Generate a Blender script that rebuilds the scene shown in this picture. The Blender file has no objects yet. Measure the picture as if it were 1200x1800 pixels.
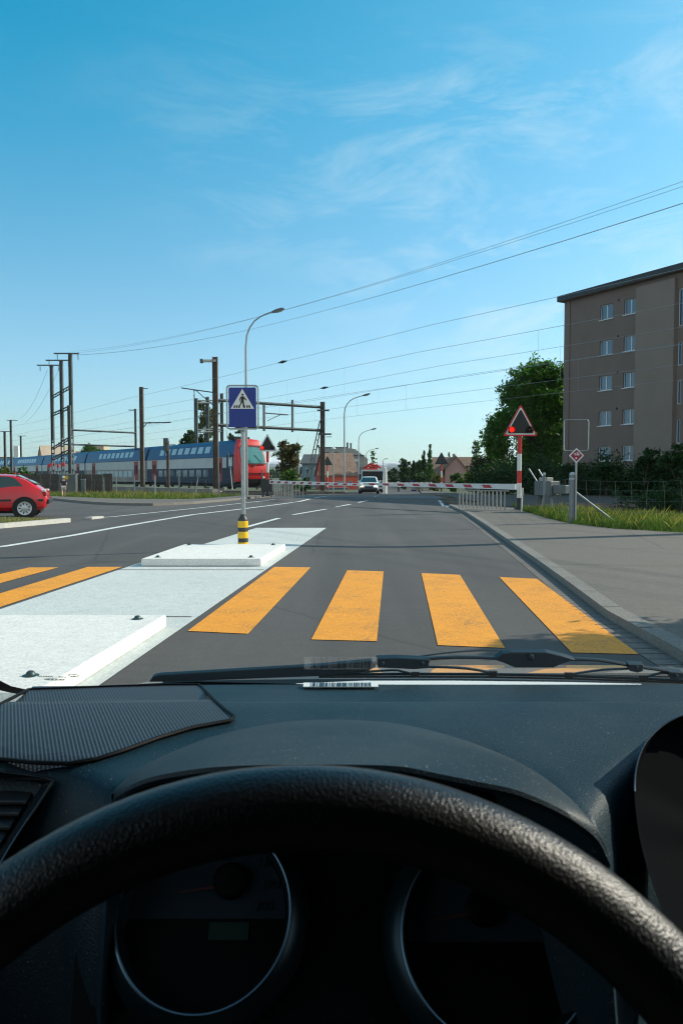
import bpy, bmesh, math, random
from mathutils import Vector, Matrix, noise
random.seed(7)
R = math.radians
C = bpy.context.scene.collection
S = bpy.context.scene

# ------------------------------------------------------------------ camera
PITCH = math.atan(64/1350)
EYE = Vector((0, 0, 1.25))
cd = bpy.data.cameras.new('camera'); cam = bpy.data.objects.new('camera', cd); C.objects.link(cam)
cd.sensor_fit = 'VERTICAL'; cd.sensor_height = 36; cd.lens = 27
cd.clip_start = 0.02; cd.clip_end = 40000
cam.location = EYE; cam.rotation_euler = (R(90)-PITCH, 0, 0)
cd.dof.use_dof = True; cd.dof.focus_distance = 9; cd.dof.aperture_fstop = 22
S.camera = cam

# ------------------------------------------------------------------ world, sun, exposure
SUN_AZ, SUN_EL = R(70.5), R(31)         # azimuth measured from +Y towards +X
w = bpy.data.worlds.new('World'); S.world = w; w.use_nodes = True
wt = w.node_tree; wt.nodes.clear()
def wn(t, **k):
    n = wt.nodes.new(t)
    for a, b in k.items(): setattr(n, a, b)
    return n
out = wn('ShaderNodeOutputWorld'); bg = wn('ShaderNodeBackground')
sky = wn('ShaderNodeTexSky'); sky.sky_type = 'NISHITA'; sky.sun_disc = False
sky.sun_elevation = SUN_EL; sky.sun_rotation = SUN_AZ
sky.altitude = 450; sky.air_density = 1.0; sky.dust_density = 0.6; sky.ozone_density = 2.0
hs = wn('ShaderNodeHueSaturation'); hs.inputs['Hue'].default_value = .467; hs.inputs['Saturation'].default_value = 1.5; hs.inputs['Value'].default_value = 1.25
wt.links.new(sky.outputs[0], hs.inputs['Color'])
tc = wn('ShaderNodeTexCoord'); mp = wn('ShaderNodeMapping')
mp.inputs['Scale'].default_value = (1.0, 1.0, 3.2); mp.inputs['Rotation'].default_value = (0, R(16), 0); mp.inputs['Location'].default_value = (2.3, 1.1, .62)
wt.links.new(tc.outputs['Generated'], mp.inputs[0])
n1 = wn('ShaderNodeTexNoise'); n1.inputs['Scale'].default_value = 4.6; n1.inputs['Detail'].default_value = 9
n1.inputs['Roughness'].default_value = .7; n1.inputs['Distortion'].default_value = .7
wt.links.new(mp.outputs[0], n1.inputs['Vector'])
n2 = wn('ShaderNodeTexNoise'); n2.inputs['Scale'].default_value = 1.3; n2.inputs['Detail'].default_value = 2
wt.links.new(mp.outputs[0], n2.inputs['Vector'])
cr = wn('ShaderNodeValToRGB'); cr.color_ramp.elements[0].position = .47; cr.color_ramp.elements[1].position = .80
wt.links.new(n1.outputs[0], cr.inputs[0])
cr2 = wn('ShaderNodeValToRGB'); cr2.color_ramp.elements[0].position = .34; cr2.color_ramp.elements[1].position = .60
wt.links.new(n2.outputs[0], cr2.inputs[0])
# wisps thicken towards the right half of the sky
sx = wn('ShaderNodeSeparateXYZ'); wt.links.new(tc.outputs['Generated'], sx.inputs[0])
mr = wn('ShaderNodeMapRange'); mr.inputs['From Min'].default_value = -.3; mr.inputs['From Max'].default_value = .45
mr.inputs['To Min'].default_value = .05; mr.inputs['To Max'].default_value = 1
wt.links.new(sx.outputs['X'], mr.inputs['Value'])
def wmul(a, b):
    m = wn('ShaderNodeMath', operation='MULTIPLY'); wt.links.new(a, m.inputs[0])
    if isinstance(b, float): m.inputs[1].default_value = b
    else: wt.links.new(b, m.inputs[1])
    return m.outputs[0]
el = wn('ShaderNodeMapRange', interpolation_type='SMOOTHSTEP'); el.inputs['From Min'].default_value = .53; el.inputs['From Max'].default_value = .40; el.inputs['To Min'].default_value = 0; el.inputs['To Max'].default_value = 1
wt.links.new(sx.outputs['Z'], el.inputs['Value'])
cl = wmul(wmul(wmul(wmul(cr.outputs[0], cr2.outputs[0]), mr.outputs[0]), el.outputs[0]), .85)
mx = wn('ShaderNodeMix', data_type='RGBA'); wt.links.new(cl, mx.inputs['Factor'])
sx0 = wn('ShaderNodeSeparateXYZ'); wt.links.new(tc.outputs['Generated'], sx0.inputs[0])
hz = wn('ShaderNodeMapRange', interpolation_type='SMOOTHSTEP'); hz.inputs['From Min'].default_value = -.02; hz.inputs['From Max'].default_value = .55; hz.inputs['To Min'].default_value = 1; hz.inputs['To Max'].default_value = 0
wt.links.new(sx0.outputs['Z'], hz.inputs['Value'])
sat = wn('ShaderNodeMapRange'); sat.inputs['From Min'].default_value = -.35; sat.inputs['From Max'].default_value = .5; sat.inputs['To Min'].default_value = 1.5; sat.inputs['To Max'].default_value = 1.28
wt.links.new(sx0.outputs['X'], sat.inputs['Value']); wt.links.new(sat.outputs[0], hs.inputs['Saturation'])
hs2 = wn('ShaderNodeHueSaturation'); hs2.inputs['Saturation'].default_value = .84; hs2.inputs['Value'].default_value = .97; wt.links.new(sky.outputs[0], hs2.inputs['Color'])
tint = wn('ShaderNodeMix', data_type='RGBA', blend_type='MULTIPLY'); tint.inputs[0].default_value = 1; wt.links.new(hs2.outputs[0], tint.inputs[6]); tint.inputs[7].default_value = (.74, .97, 1.06, 1)
sk = wn('ShaderNodeMix', data_type='RGBA'); wt.links.new(hz.outputs[0], sk.inputs[0]); wt.links.new(hs.outputs[0], sk.inputs[6]); wt.links.new(tint.outputs[2], sk.inputs[7])
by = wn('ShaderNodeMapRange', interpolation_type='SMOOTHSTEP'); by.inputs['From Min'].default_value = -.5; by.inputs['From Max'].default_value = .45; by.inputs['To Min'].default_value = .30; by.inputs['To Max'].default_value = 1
wt.links.new(sx0.outputs['Y'], by.inputs['Value'])        # sky behind the car desaturated so its fill light is less cyan
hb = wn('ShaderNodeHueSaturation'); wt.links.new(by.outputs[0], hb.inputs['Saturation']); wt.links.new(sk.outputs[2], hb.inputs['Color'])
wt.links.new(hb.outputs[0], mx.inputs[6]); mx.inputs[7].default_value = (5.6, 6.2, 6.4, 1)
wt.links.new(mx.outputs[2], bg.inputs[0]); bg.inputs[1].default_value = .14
wt.links.new(bg.outputs[0], out.inputs[0])
sl = bpy.data.lights.new('sun', 'SUN'); sl.energy = 4.9; sl.angle = R(.5); sl.color = (1, .89, .75)
so = bpy.data.objects.new('sun', sl); C.objects.link(so)
sd = Vector((math.sin(SUN_AZ)*math.cos(SUN_EL), math.cos(SUN_AZ)*math.cos(SUN_EL), math.sin(SUN_EL)))
so.rotation_euler = sd.to_track_quat('Z', 'Y').to_euler(); so.location = (30, 10, 40)
S.view_settings.view_transform = 'Standard'; S.view_settings.look = 'None'
S.view_settings.gamma = 1; S.view_settings.exposure = 0.25
S.cycles.filter_width = 1.15; S.cycles.max_bounces = 8; S.cycles.transparent_max_bounces = 12

# ------------------------------------------------------------------ measuring helpers (metres, camera at 0,0,1.25)
F = 1350.0
def at(px, py, Y):
    d = Vector(((px-600)/F, math.cos(PITCH)+(900-py)/F*math.sin(PITCH), -math.sin(PITCH)+(900-py)/F*math.cos(PITCH)))
    return EYE + d*(Y/d.y)
def gz(Y):
    return 0.0 if Y < 45 else (-.0145*(Y-45) if Y < 90 else -.6525)

# ------------------------------------------------------------------ materials
MATS = {}
def mat(name, col, rough=.7, metal=0, var=0, vscale=5, col2=None, bump=0, bscale=50, spec=.5, detail=4, emit=None, estr=1, coat=0):
    if name in MATS: return MATS[name]
    m = bpy.data.materials.new(name); m.use_nodes = True; t = m.node_tree; b = t.nodes['Principled BSDF']
    b.inputs['Base Color'].default_value = (*col, 1); b.inputs['Roughness'].default_value = rough
    b.inputs['Metallic'].default_value = metal; b.inputs['Specular IOR Level'].default_value = spec
    b.inputs['Coat Weight'].default_value = coat
    tcn = t.nodes.new('ShaderNodeTexCoord')
    if var or col2:
        n = t.nodes.new('ShaderNodeTexNoise'); n.inputs['Scale'].default_value = vscale; n.inputs['Detail'].default_value = detail
        n.inputs['Roughness'].default_value = .6
        t.links.new(tcn.outputs['Object'], n.inputs['Vector'])
        r = t.nodes.new('ShaderNodeValToRGB'); r.color_ramp.elements[0].position = .32; r.color_ramp.elements[1].position = .68
        c2 = col2 if col2 else tuple(c*(1-var) for c in col)
        c1 = col if col2 else tuple(min(1, c*(1+var)) for c in col)
        r.color_ramp.elements[0].color = (*c2, 1); r.color_ramp.elements[1].color = (*c1, 1)
        t.links.new(n.outputs[0], r.inputs[0]); t.links.new(r.outputs[0], b.inputs['Base Color'])
    if bump:
        n = t.nodes.new('ShaderNodeTexNoise'); n.inputs['Scale'].default_value = bscale; n.inputs['Detail'].default_value = 3
        t.links.new(tcn.outputs['Object'], n.inputs['Vector'])
        bp = t.nodes.new('ShaderNodeBump'); bp.inputs['Strength'].default_value = bump; bp.inputs['Distance'].default_value = 1.0/bscale
        t.links.new(n.outputs[0], bp.inputs['Height']); t.links.new(bp.outputs[0], b.inputs['Normal'])
    if emit:
        b.inputs['Emission Color'].default_value = (*emit, 1); b.inputs['Emission Strength'].default_value = estr
    MATS[name] = m
    return m

def nd(t, kind, **k):
    n = t.nodes.new(kind)
    for a, v in k.items():
        if a in n.inputs: n.inputs[a].default_value = v
        else: setattr(n, a, v)
    return n
def ramp(t, src, stops):
    r = nd(t, 'ShaderNodeValToRGB'); e = r.color_ramp.elements
    e[0].position, e[0].color = stops[0][0], (*stops[0][1], 1); e[1].position, e[1].color = stops[-1][0], (*stops[-1][1], 1)
    for p, c in stops[1:-1]:
        x = e.new(p); x.color = (*c, 1)
    t.links.new(src, r.inputs[0]); return r.outputs[0]
def mixc(t, fac, a, b, mode='MIX'):
    m = nd(t, 'ShaderNodeMix', data_type='RGBA', blend_type=mode)
    if isinstance(fac, (int, float)): m.inputs[0].default_value = fac
    else: t.links.new(fac, m.inputs[0])
    for i, v in ((6, a), (7, b)):
        if isinstance(v, tuple): m.inputs[i].default_value = (*v, 1)
        else: t.links.new(v, m.inputs[i])
    return m.outputs[2]

def road_material(name, base, dark, light, wear=None, fine=260, crack=True, rough=.85):
    m = bpy.data.materials.new(name); m.use_nodes = True; t = m.node_tree; b = t.nodes['Principled BSDF']; MATS[name] = m
    tcn = nd(t, 'ShaderNodeTexCoord'); v = tcn.outputs['Object']
    big = nd(t, 'ShaderNodeTexNoise', Scale=.35, Detail=5.0, Roughness=.6); t.links.new(v, big.inputs['Vector'])
    fn = nd(t, 'ShaderNodeTexNoise', Scale=float(fine), Detail=2.0); t.links.new(v, fn.inputs['Vector'])
    md = nd(t, 'ShaderNodeTexNoise', Scale=9.0, Detail=6.0, Roughness=.7); t.links.new(v, md.inputs['Vector'])
    c = ramp(t, big.outputs[0], [(.3, dark), (.7, base)])
    c = mixc(t, .6, c, ramp(t, md.outputs[0], [(.3, tuple(x*.82 for x in base)), (.7, tuple(x*1.15 for x in base))]))
    c = mixc(t, ramp(t, fn.outputs[0], [(.52, (0, 0, 0)), (.72, (.55, .55, .55))]), c, light)
    mt = nd(t, 'ShaderNodeTexNoise', Scale=46.0, Detail=4.0, Roughness=.8); t.links.new(v, mt.inputs['Vector'])
    c = mixc(t, .55, c, mixc(t, 1.0, c, ramp(t, mt.outputs[0], [(.33, (.62, .62, .62)), (.68, (1.38, 1.38, 1.38))]), 'MULTIPLY'))
    if name == 'asphalt':   # tyre polished lanes along the road and odd repair patches
        mpn = nd(t, 'ShaderNodeMapping'); mpn.inputs['Scale'].default_value = (.9, .035, 1); mpn.inputs['Rotation'].default_value = (0, 0, R(4.2)); t.links.new(v, mpn.inputs[0])
        ln = nd(t, 'ShaderNodeTexNoise', Scale=1.3, Detail=3.0); t.links.new(mpn.outputs[0], ln.inputs['Vector'])
        c = mixc(t, 1.0, c, ramp(t, ln.outputs[0], [(.35, (.84, .84, .84)), (.65, (1.16, 1.16, 1.16))]), 'MULTIPLY')
        pv = nd(t, 'ShaderNodeTexVoronoi', Scale=.23); t.links.new(v, pv.inputs['Vector'])
        c = mixc(t, 1.0, c, ramp(t, pv.outputs[1], [(.2, (.90, .90, .90)), (.8, (1.08, 1.08, 1.08))]), 'MULTIPLY')
    if wear:   # worn through to asphalt in small chips
        wn_ = nd(t, 'ShaderNodeTexNoise', Scale=48.0, Detail=6.0, Roughness=.8); t.links.new(v, wn_.inputs['Vector'])
        w2 = nd(t, 'ShaderNodeTexNoise', Scale=2.2, Detail=3.0); t.links.new(v, w2.inputs['Vector'])
        ad = nd(t, 'ShaderNodeMath', operation='MULTIPLY_ADD'); t.links.new(w2.outputs[0], ad.inputs[0]); ad.inputs[1].default_value = .35
        t.links.new(wn_.outputs[0], ad.inputs[2])
        c = mixc(t, ramp(t, ad.outputs[0], [(wear[1], (0, 0, 0)), (wear[1]+.07, (.8, .8, .8))]), c, wear[0])
    if crack:
        vo = nd(t, 'ShaderNodeTexVoronoi', feature='DISTANCE_TO_EDGE', Scale=.16)
        wv = nd(t, 'ShaderNodeTexNoise', Scale=1.4, Detail=4.0); t.links.new(v, wv.inputs['Vector'])
        mm = mixc(t, .12, v, wv.outputs[1]); t.links.new(mm, vo.inputs['Vector'])
        c = mixc(t, ramp(t, vo.outputs[0], [(.0, (.5, .5, .5)), (.004, (0, 0, 0))]), c, tuple(x*.45 for x in dark))
    t.links.new(c, b.inputs['Base Color']); b.inputs['Roughness'].default_value = rough
    bp = nd(t, 'ShaderNodeBump', Strength=.35, Distance=.004); t.links.new(fn.outputs[0], bp.inputs['Height']); t.links.new(bp.outputs[0], b.inputs['Normal'])
    return m
road_material('asphalt', (.083, .077, .072), (.060, .056, .053), (.155, .145, .135))
road_material('pavement_asphalt', (.140, .125, .106), (.095, .085, .072), (.21, .19, .165))
road_material('far_road_asphalt', (.13, .125, .12), (.10, .098, .095), (.2, .19, .18), crack=False)
road_material('yellow_paint', (.84, .33, .012), (.74, .28, .012), (.88, .40, .04), wear=((.17, .11, .06), .735), crack=False, rough=.7)
road_material('white_paint', (.70, .74, .72), (.62, .66, .64), (.78, .8, .78), wear=((.2, .2, .2), .75), crack=False, rough=.7)
road_material('pale_concrete', (.60, .64, .62), (.42, .46, .44), (.66, .68, .66), wear=((.30, .32, .31), .765), crack=False, rough=.8)
road_material('slab_concrete', (.80, .80, .76), (.60, .61, .57), (.86, .85, .8), wear=((.42, .40, .35), .79), crack=False, rough=.8)
road_material('ballast_stone', (.085, .062, .046), (.045, .032, .024), (.20, .17, .14), fine=22, crack=False)
road_material('kerb_white', (.52, .52, .48), (.36, .36, .33), (.62, .62, .58), wear=((.22, .21, .19), .78), fine=60, crack=False)
road_material('granite', (.20, .19, .17), (.12, .115, .105), (.36, .34, .31), fine=60, crack=False)
road_material('gutter_stone', (.17, .15, .135), (.11, .10, .09), (.26, .24, .21), fine=40, crack=False)

def leaf_material(name, c1, c2, trans=.35):
    m = bpy.data.materials.new(name); m.use_nodes = True; t = m.node_tree; b = t.nodes['Principled BSDF']; MATS[name] = m
    tcn = nd(t, 'ShaderNodeTexCoord')
    n = nd(t, 'ShaderNodeTexNoise', Scale=.9, Detail=6.0, Roughness=.75); t.links.new(tcn.outputs['Object'], n.inputs['Vector'])
    c = ramp(t, n.outputs[0], [(.3, c1), (.7, c2)])
    t.links.new(c, b.inputs['Base Color']); b.inputs['Roughness'].default_value = .55; b.inputs['Specular IOR Level'].default_value = .3
    tr = nd(t, 'ShaderNodeBsdfTranslucent'); tc2 = mixc(t, 1.0, c, (1.0, 1.25, .4), 'MULTIPLY'); t.links.new(tc2, tr.inputs[0])
    mx_ = nd(t, 'ShaderNodeMixShader', Fac=trans); t.links.new(b.outputs[0], mx_.inputs[1]); t.links.new(tr.outputs[0], mx_.inputs[2])
    t.links.new(mx_.outputs[0], t.nodes['Material Output'].inputs[0])
    return m
leaf_material('leaf_green', (.028, .075, .012), (.07, .17, .025))
leaf_material('leaf_tree', (.032, .10, .012), (.11, .23, .03), .42)
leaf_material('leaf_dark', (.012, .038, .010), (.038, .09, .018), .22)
leaf_material('leaf_olive', (.06, .075, .022), (.16, .16, .05))
leaf_material('leaf_copper', (.045, .020, .014), (.10, .05, .03), .25)
leaf_material('leaf_autumn', (.05, .07, .02), (.17, .13, .04))
leaf_material('leaf_bright', (.06, .15, .02), (.15, .25, .04), .4)
leaf_material('grass_blade', (.035, .095, .012), (.13, .20, .035), .35)
leaf_material('grass_dry', (.20, .17, .05), (.32, .27, .10), .4)
M = MATS
mat('grass_ground', (.10, .12, .04), .95, col2=(.045, .06, .02), vscale=3, bump=.5, bscale=20)
mat('field', (.09, .11, .045), .95, col2=(.05, .07, .03), vscale=.05)
mat('bark', (.09, .07, .05), .9, var=.35, vscale=8, bump=.6, bscale=12)
mat('steel_grey', (.20, .225, .24), .5, .5, var=.12, vscale=9)
mat('galvanised', (.36, .39, .40), .42, .75, var=.15, vscale=14)
mat('mast_steel', (.10, .12, .12), .6, .3, var=.3, vscale=3)
mat('mast_brown', (.12, .10, .08), .8, 0, var=.35, vscale=2)
mat('rail_steel', (.20, .15, .12), .5, .6, var=.3, vscale=3)
mat('net_wire', (.12, .13, .13), .6, .3)
mat('wire_metal', (.30, .36, .40), .6, .1)
mat('insulator', (.05, .035, .03), .3)
mat('black_plastic', (.012, .013, .014), .45)
mat('rubber', (.012, .012, .012), .75, bump=.2, bscale=300)
mat('sign_blue', (.006, .03, .24), .35, var=.05, vscale=3)
mat('sign_white', (.72, .75, .74), .4)
mat('sign_back', (.06, .07, .075), .5, .3)
mat('sign_red', (.70, .015, .02), .4, var=.12, vscale=6)
mat('post_red', (.55, .025, .02), .4, var=.1, vscale=10)
mat('post_white', (.74, .75, .73), .45, var=.08, vscale=10)
mat('post_black', (.03, .035, .035), .5, var=.2, vscale=10)
mat('bollard_yellow', (.80, .48, .01), .4, var=.06, vscale=9)
mat('red_lamp', (.8, .02, .01), .3, emit=(1, .018, .008), estr=1.3)
mat('dead_lamp', (.05, .008, .008), .2)
mat('lamp_housing', (.13, .14, .14), .5, .3)
mat('lamp_glass', (.5, .5, .47), .25)
mat('boom_white', (.66, .68, .68), .45, var=.08, vscale=7)
mat('boom_red', (.42, .035, .05), .45, var=.12, vscale=7)
mat('skirt_grey', (.33, .32, .30), .55, var=.2, vscale=9)
mat('render_brown', (.190, .148, .130), .9, var=.05, vscale=.8, bump=.25, bscale=90)
mat('render_light', (.24, .195, .170), .9, var=.05, vscale=.8, bump=.25, bscale=90)
mat('fascia_dark', (.035, .04, .045), .6, var=.2, vscale=2)
mat('window_glass', (.04, .10, .17), .06, 0, spec=1.0)
mat('window_frame', (.60, .66, .68), .5)
mat('dark_hole', (.02, .02, .02), .9)
mat('red_render', (.72, .13, .085), .9, var=.1, vscale=.6)
mat('brown_tile', (.23, .155, .115), .85, var=.2, vscale=1.2)
mat('grey_render', (.36, .36, .33), .9, var=.1, vscale=.6)
mat('pink_render', (.45, .28, .26), .9, var=.1, vscale=.5)
mat('beige_render', (.46, .38, .28), .9, var=.1, vscale=.4)
mat('blue_render', (.20, .30, .36), .9, var=.08, vscale=.5)
mat('slate', (.10, .11, .115), .7, var=.2, vscale=1)
mat('train_roof', (.012, .075, .20), .4, .0, var=.12, vscale=.8)
mat('train_grey', (.50, .54, .55), .4, 0, var=.08, vscale=.8)
mat('train_navy', (.012, .026, .055), .55, 0, var=.15, vscale=.8)
mat('train_beige', (.30, .28, .25), .5, 0, var=.2, vscale=.7)
mat('train_red', (.62, .022, .02), .45, 0, var=.08, vscale=1.4, coat=.15)
mat('train_door', (.30, .035, .03), .45, 0, var=.15, vscale=1)
mat('train_glass', (.07, .26, .26), .12, 0, spec=.9)  # teal tone includes the sky reflected in the cab windscreen
mat('pale_window', (.40, .58, .66), .2)  # pale tone paints the bright sky reflection on the train's upper windows
mat('underframe', (.018, .018, .018), .8, var=.3, vscale=2)
mat('car_red', (.62, .008, .016), .25, 0, coat=.8, var=.03, vscale=2)
mat('car_glass', (.018, .05, .055), .05, 0, spec=.9)
mat('car_trim', (.03, .03, .032), .5)
mat('tyre', (.015, .015, .016), .8)
mat('hubcap', (.55, .58, .6), .3, .5)
mat('tail_lamp', (.4, .01, .01), .15)
mat('clear_lamp', (.75, .78, .78), .1)
mat('headlight_on', (.9, .9, .85), .2, emit=(1, .96, .85), estr=2.5)
mat('headlight_warm', (.9, .7, .4), .2, emit=(1, .75, .35), estr=1.5)
mat('car_white', (.74, .80, .83), .3, 0, coat=.5)
mat('truck_white', (.62, .64, .62), .45)
mat('crane_red', (.5, .03, .02), .4)
mat('skin', (.55, .33, .24), .6)
mat('shirt_dark', (.03, .035, .06), .8)
mat('shorts_pale', (.55, .5, .47), .8)
mat('cap_white', (.8, .82, .82), .7)
mat('shoe', (.3, .12, .05), .7)
mat('wood_grey', (.085, .075, .065), .9, var=.25, vscale=1.5)
mat('concrete_wall', (.26, .24, .22), .9, var=.2, vscale=1.2, bump=.4, bscale=12)
mat('cabinet_grey', (.125, .145, .15), .55, .2, var=.15, vscale=3)
mat('notice_yellow', (.7, .42, .02), .5)
mat('diamond_red', (.33, .02, .05), .45)
mat('flower_red', (.5, .08, .03), .7)
mat('flower_white', (.7, .7, .6), .7)

def blanket(name, col, rough, grain, gscale, dust=0., spec=.5, sheen=0.):
    m = bpy.data.materials.new(name); m.use_nodes = True; t = m.node_tree; b = t.nodes['Principled BSDF']; MATS[name] = m
    tcn = nd(t, 'ShaderNodeTexCoord'); v = tcn.outputs['Object']
    vo = nd(t, 'ShaderNodeTexVoronoi', feature='SMOOTH_F1', Scale=float(gscale)); t.links.new(v, vo.inputs['Vector'])
    no = nd(t, 'ShaderNodeTexNoise', Scale=float(gscale)*2.2, Detail=3.0); t.links.new(v, no.inputs['Vector'])
    ad = nd(t, 'ShaderNodeMath', operation='MULTIPLY_ADD'); t.links.new(no.outputs[0], ad.inputs[0]); ad.inputs[1].default_value = .5; t.links.new(vo.outputs[0], ad.inputs[2])
    bp = nd(t, 'ShaderNodeBump', Strength=grain, Distance=.6/gscale); t.links.new(ad.outputs[0], bp.inputs['Height']); t.links.new(bp.outputs[0], b.inputs['Normal'])
    c = col
    if dust:
        d = nd(t, 'ShaderNodeTexNoise', Scale=420.0, Detail=1.0); t.links.new(v, d.inputs['Vector'])
        d2 = nd(t, 'ShaderNodeTexNoise', Scale=6.0, Detail=4.0); t.links.new(v, d2.inputs['Vector'])
        c = mixc(t, ramp(t, d.outputs[0], [(.69, (0, 0, 0)), (.78, (dust, dust, dust))]), c, (.32, .30, .27))
        c = mixc(t, ramp(t, d2.outputs[0], [(.45, (0, 0, 0)), (.75, (dust*.18,)*3)]), c, (.2, .2, .19))
        t.links.new(c, b.inputs['Base Color'])
    else: b.inputs['Base Color'].default_value = (*col, 1)
    b.inputs['Roughness'].default_value = rough; b.inputs['Specular IOR Level'].default_value = spec
    return m
blanket('dash_plastic', (.0018, .017, .026), .52, .5, 640, .40, .28)
blanket('hood_plastic', (.0038, .016, .023), .52, .3, 700, .6, .28)
blanket('leather', (.0022, .0026, .003), .35, .55, 900, 0, .50)
blanket('pod_plastic', (.0009, .0018, .0028), .6, .2, 500, .06, .14)
blanket('cloth_seat', (.02, .02, .022), .95, .4, 400)
mat('pod_face', (.0006, .0018, .003), .8, spec=.03)
mat('bezel', (.012, .03, .038), .35, .6)
mat('bolt_dark', (.05, .085, .085), .45, .4)
mat('highlight_metal', (.10, .11, .12), .22, .9)
mat('ring_metal', (.10, .17, .22), .28, 1)
mat('dial_face', (.014, .030, .042), .6, spec=.2)
mat('dial_black', (.0015, .0015, .002), .6, spec=.15)
mat('needle_orange', (.10, .02, .012), .5)
mat('lcd', (.012, .035, .03), .5, spec=.2)
mat('wiper_black', (.012, .020, .026), .38, 0, bump=.15, bscale=600)
mat('bonnet_paint', (.50, .55, .55), .2, .3, coat=.8)
mat('vin_white', (.70, .72, .70), .5)
mat('frit_black', (.004, .004, .005), .35)
mat('etch_dark', (.03, .05, .05), .6)

def grille_material():
    m = bpy.data.materials.new('speaker_mesh'); m.use_nodes = True; t = m.node_tree; b = t.nodes['Principled BSDF']; MATS['speaker_mesh'] = m
    tcn = nd(t, 'ShaderNodeTexCoord'); sp = nd(t, 'ShaderNodeSeparateXYZ'); t.links.new(tcn.outputs['Object'], sp.inputs[0])
    def s(o, ph=0.):
        a = nd(t, 'ShaderNodeMath', operation='MULTIPLY_ADD'); t.links.new(o, a.inputs[0]); a.inputs[1].default_value = 2*math.pi/.0036; a.inputs[2].default_value = ph
        q = nd(t, 'ShaderNodeMath', operation='SINE'); t.links.new(a.outputs[0], q.inputs[0]); return q.outputs[0]
    def lin(a_, b_):
        m1 = nd(t, 'ShaderNodeMath', operation='MULTIPLY'); t.links.new(sp.outputs['X'], m1.inputs[0]); m1.inputs[1].default_value = a_
        m2 = nd(t, 'ShaderNodeMath', operation='MULTIPLY_ADD'); t.links.new(sp.outputs['Y'], m2.inputs[0]); m2.inputs[1].default_value = b_; t.links.new(m1.outputs[0], m2.inputs[2]); return m2.outputs[0]
    mu = nd(t, 'ShaderNodeMath', operation='ADD'); t.links.new(s(lin(.92, .40)), mu.inputs[0])
    q = nd(t, 'ShaderNodeMath', operation='MULTIPLY'); t.links.new(s(lin(-.40, .92)), q.inputs[0]); q.inputs[1].default_value = .4
    t.links.new(q.outputs[0], mu.inputs[1])
    c = ramp(t, mu.outputs[0], [(.0, (.002, .002, .003)), (1., (.075, .078, .085))])
    t.links.new(c, b.inputs['Base Color']); b.inputs['Roughness'].default_value = .5
    return m
grille_material()

def glass_material():
    m = bpy.data.materials.new('windscreen_glass'); m.use_nodes = True; t = m.node_tree; t.nodes.clear(); MATS['windscreen_glass'] = m
    o = nd(t, 'ShaderNodeOutputMaterial'); tr = nd(t, 'ShaderNodeBsdfTransparent'); tr.inputs[0].default_value = (.93, .975, .965, 1)
    gl = nd(t, 'ShaderNodeBsdfGlossy', Roughness=0.0); lw = nd(t, 'ShaderNodeFresnel', IOR=1.22)
    mx_ = nd(t, 'ShaderNodeMixShader'); t.links.new(lw.outputs[0], mx_.inputs[0]); t.links.new(tr.outputs[0], mx_.inputs[1]); t.links.new(gl.outputs[0], mx_.inputs[2])
    t.links.new(mx_.outputs[0], o.inputs[0]); return m
glass_material()

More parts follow.
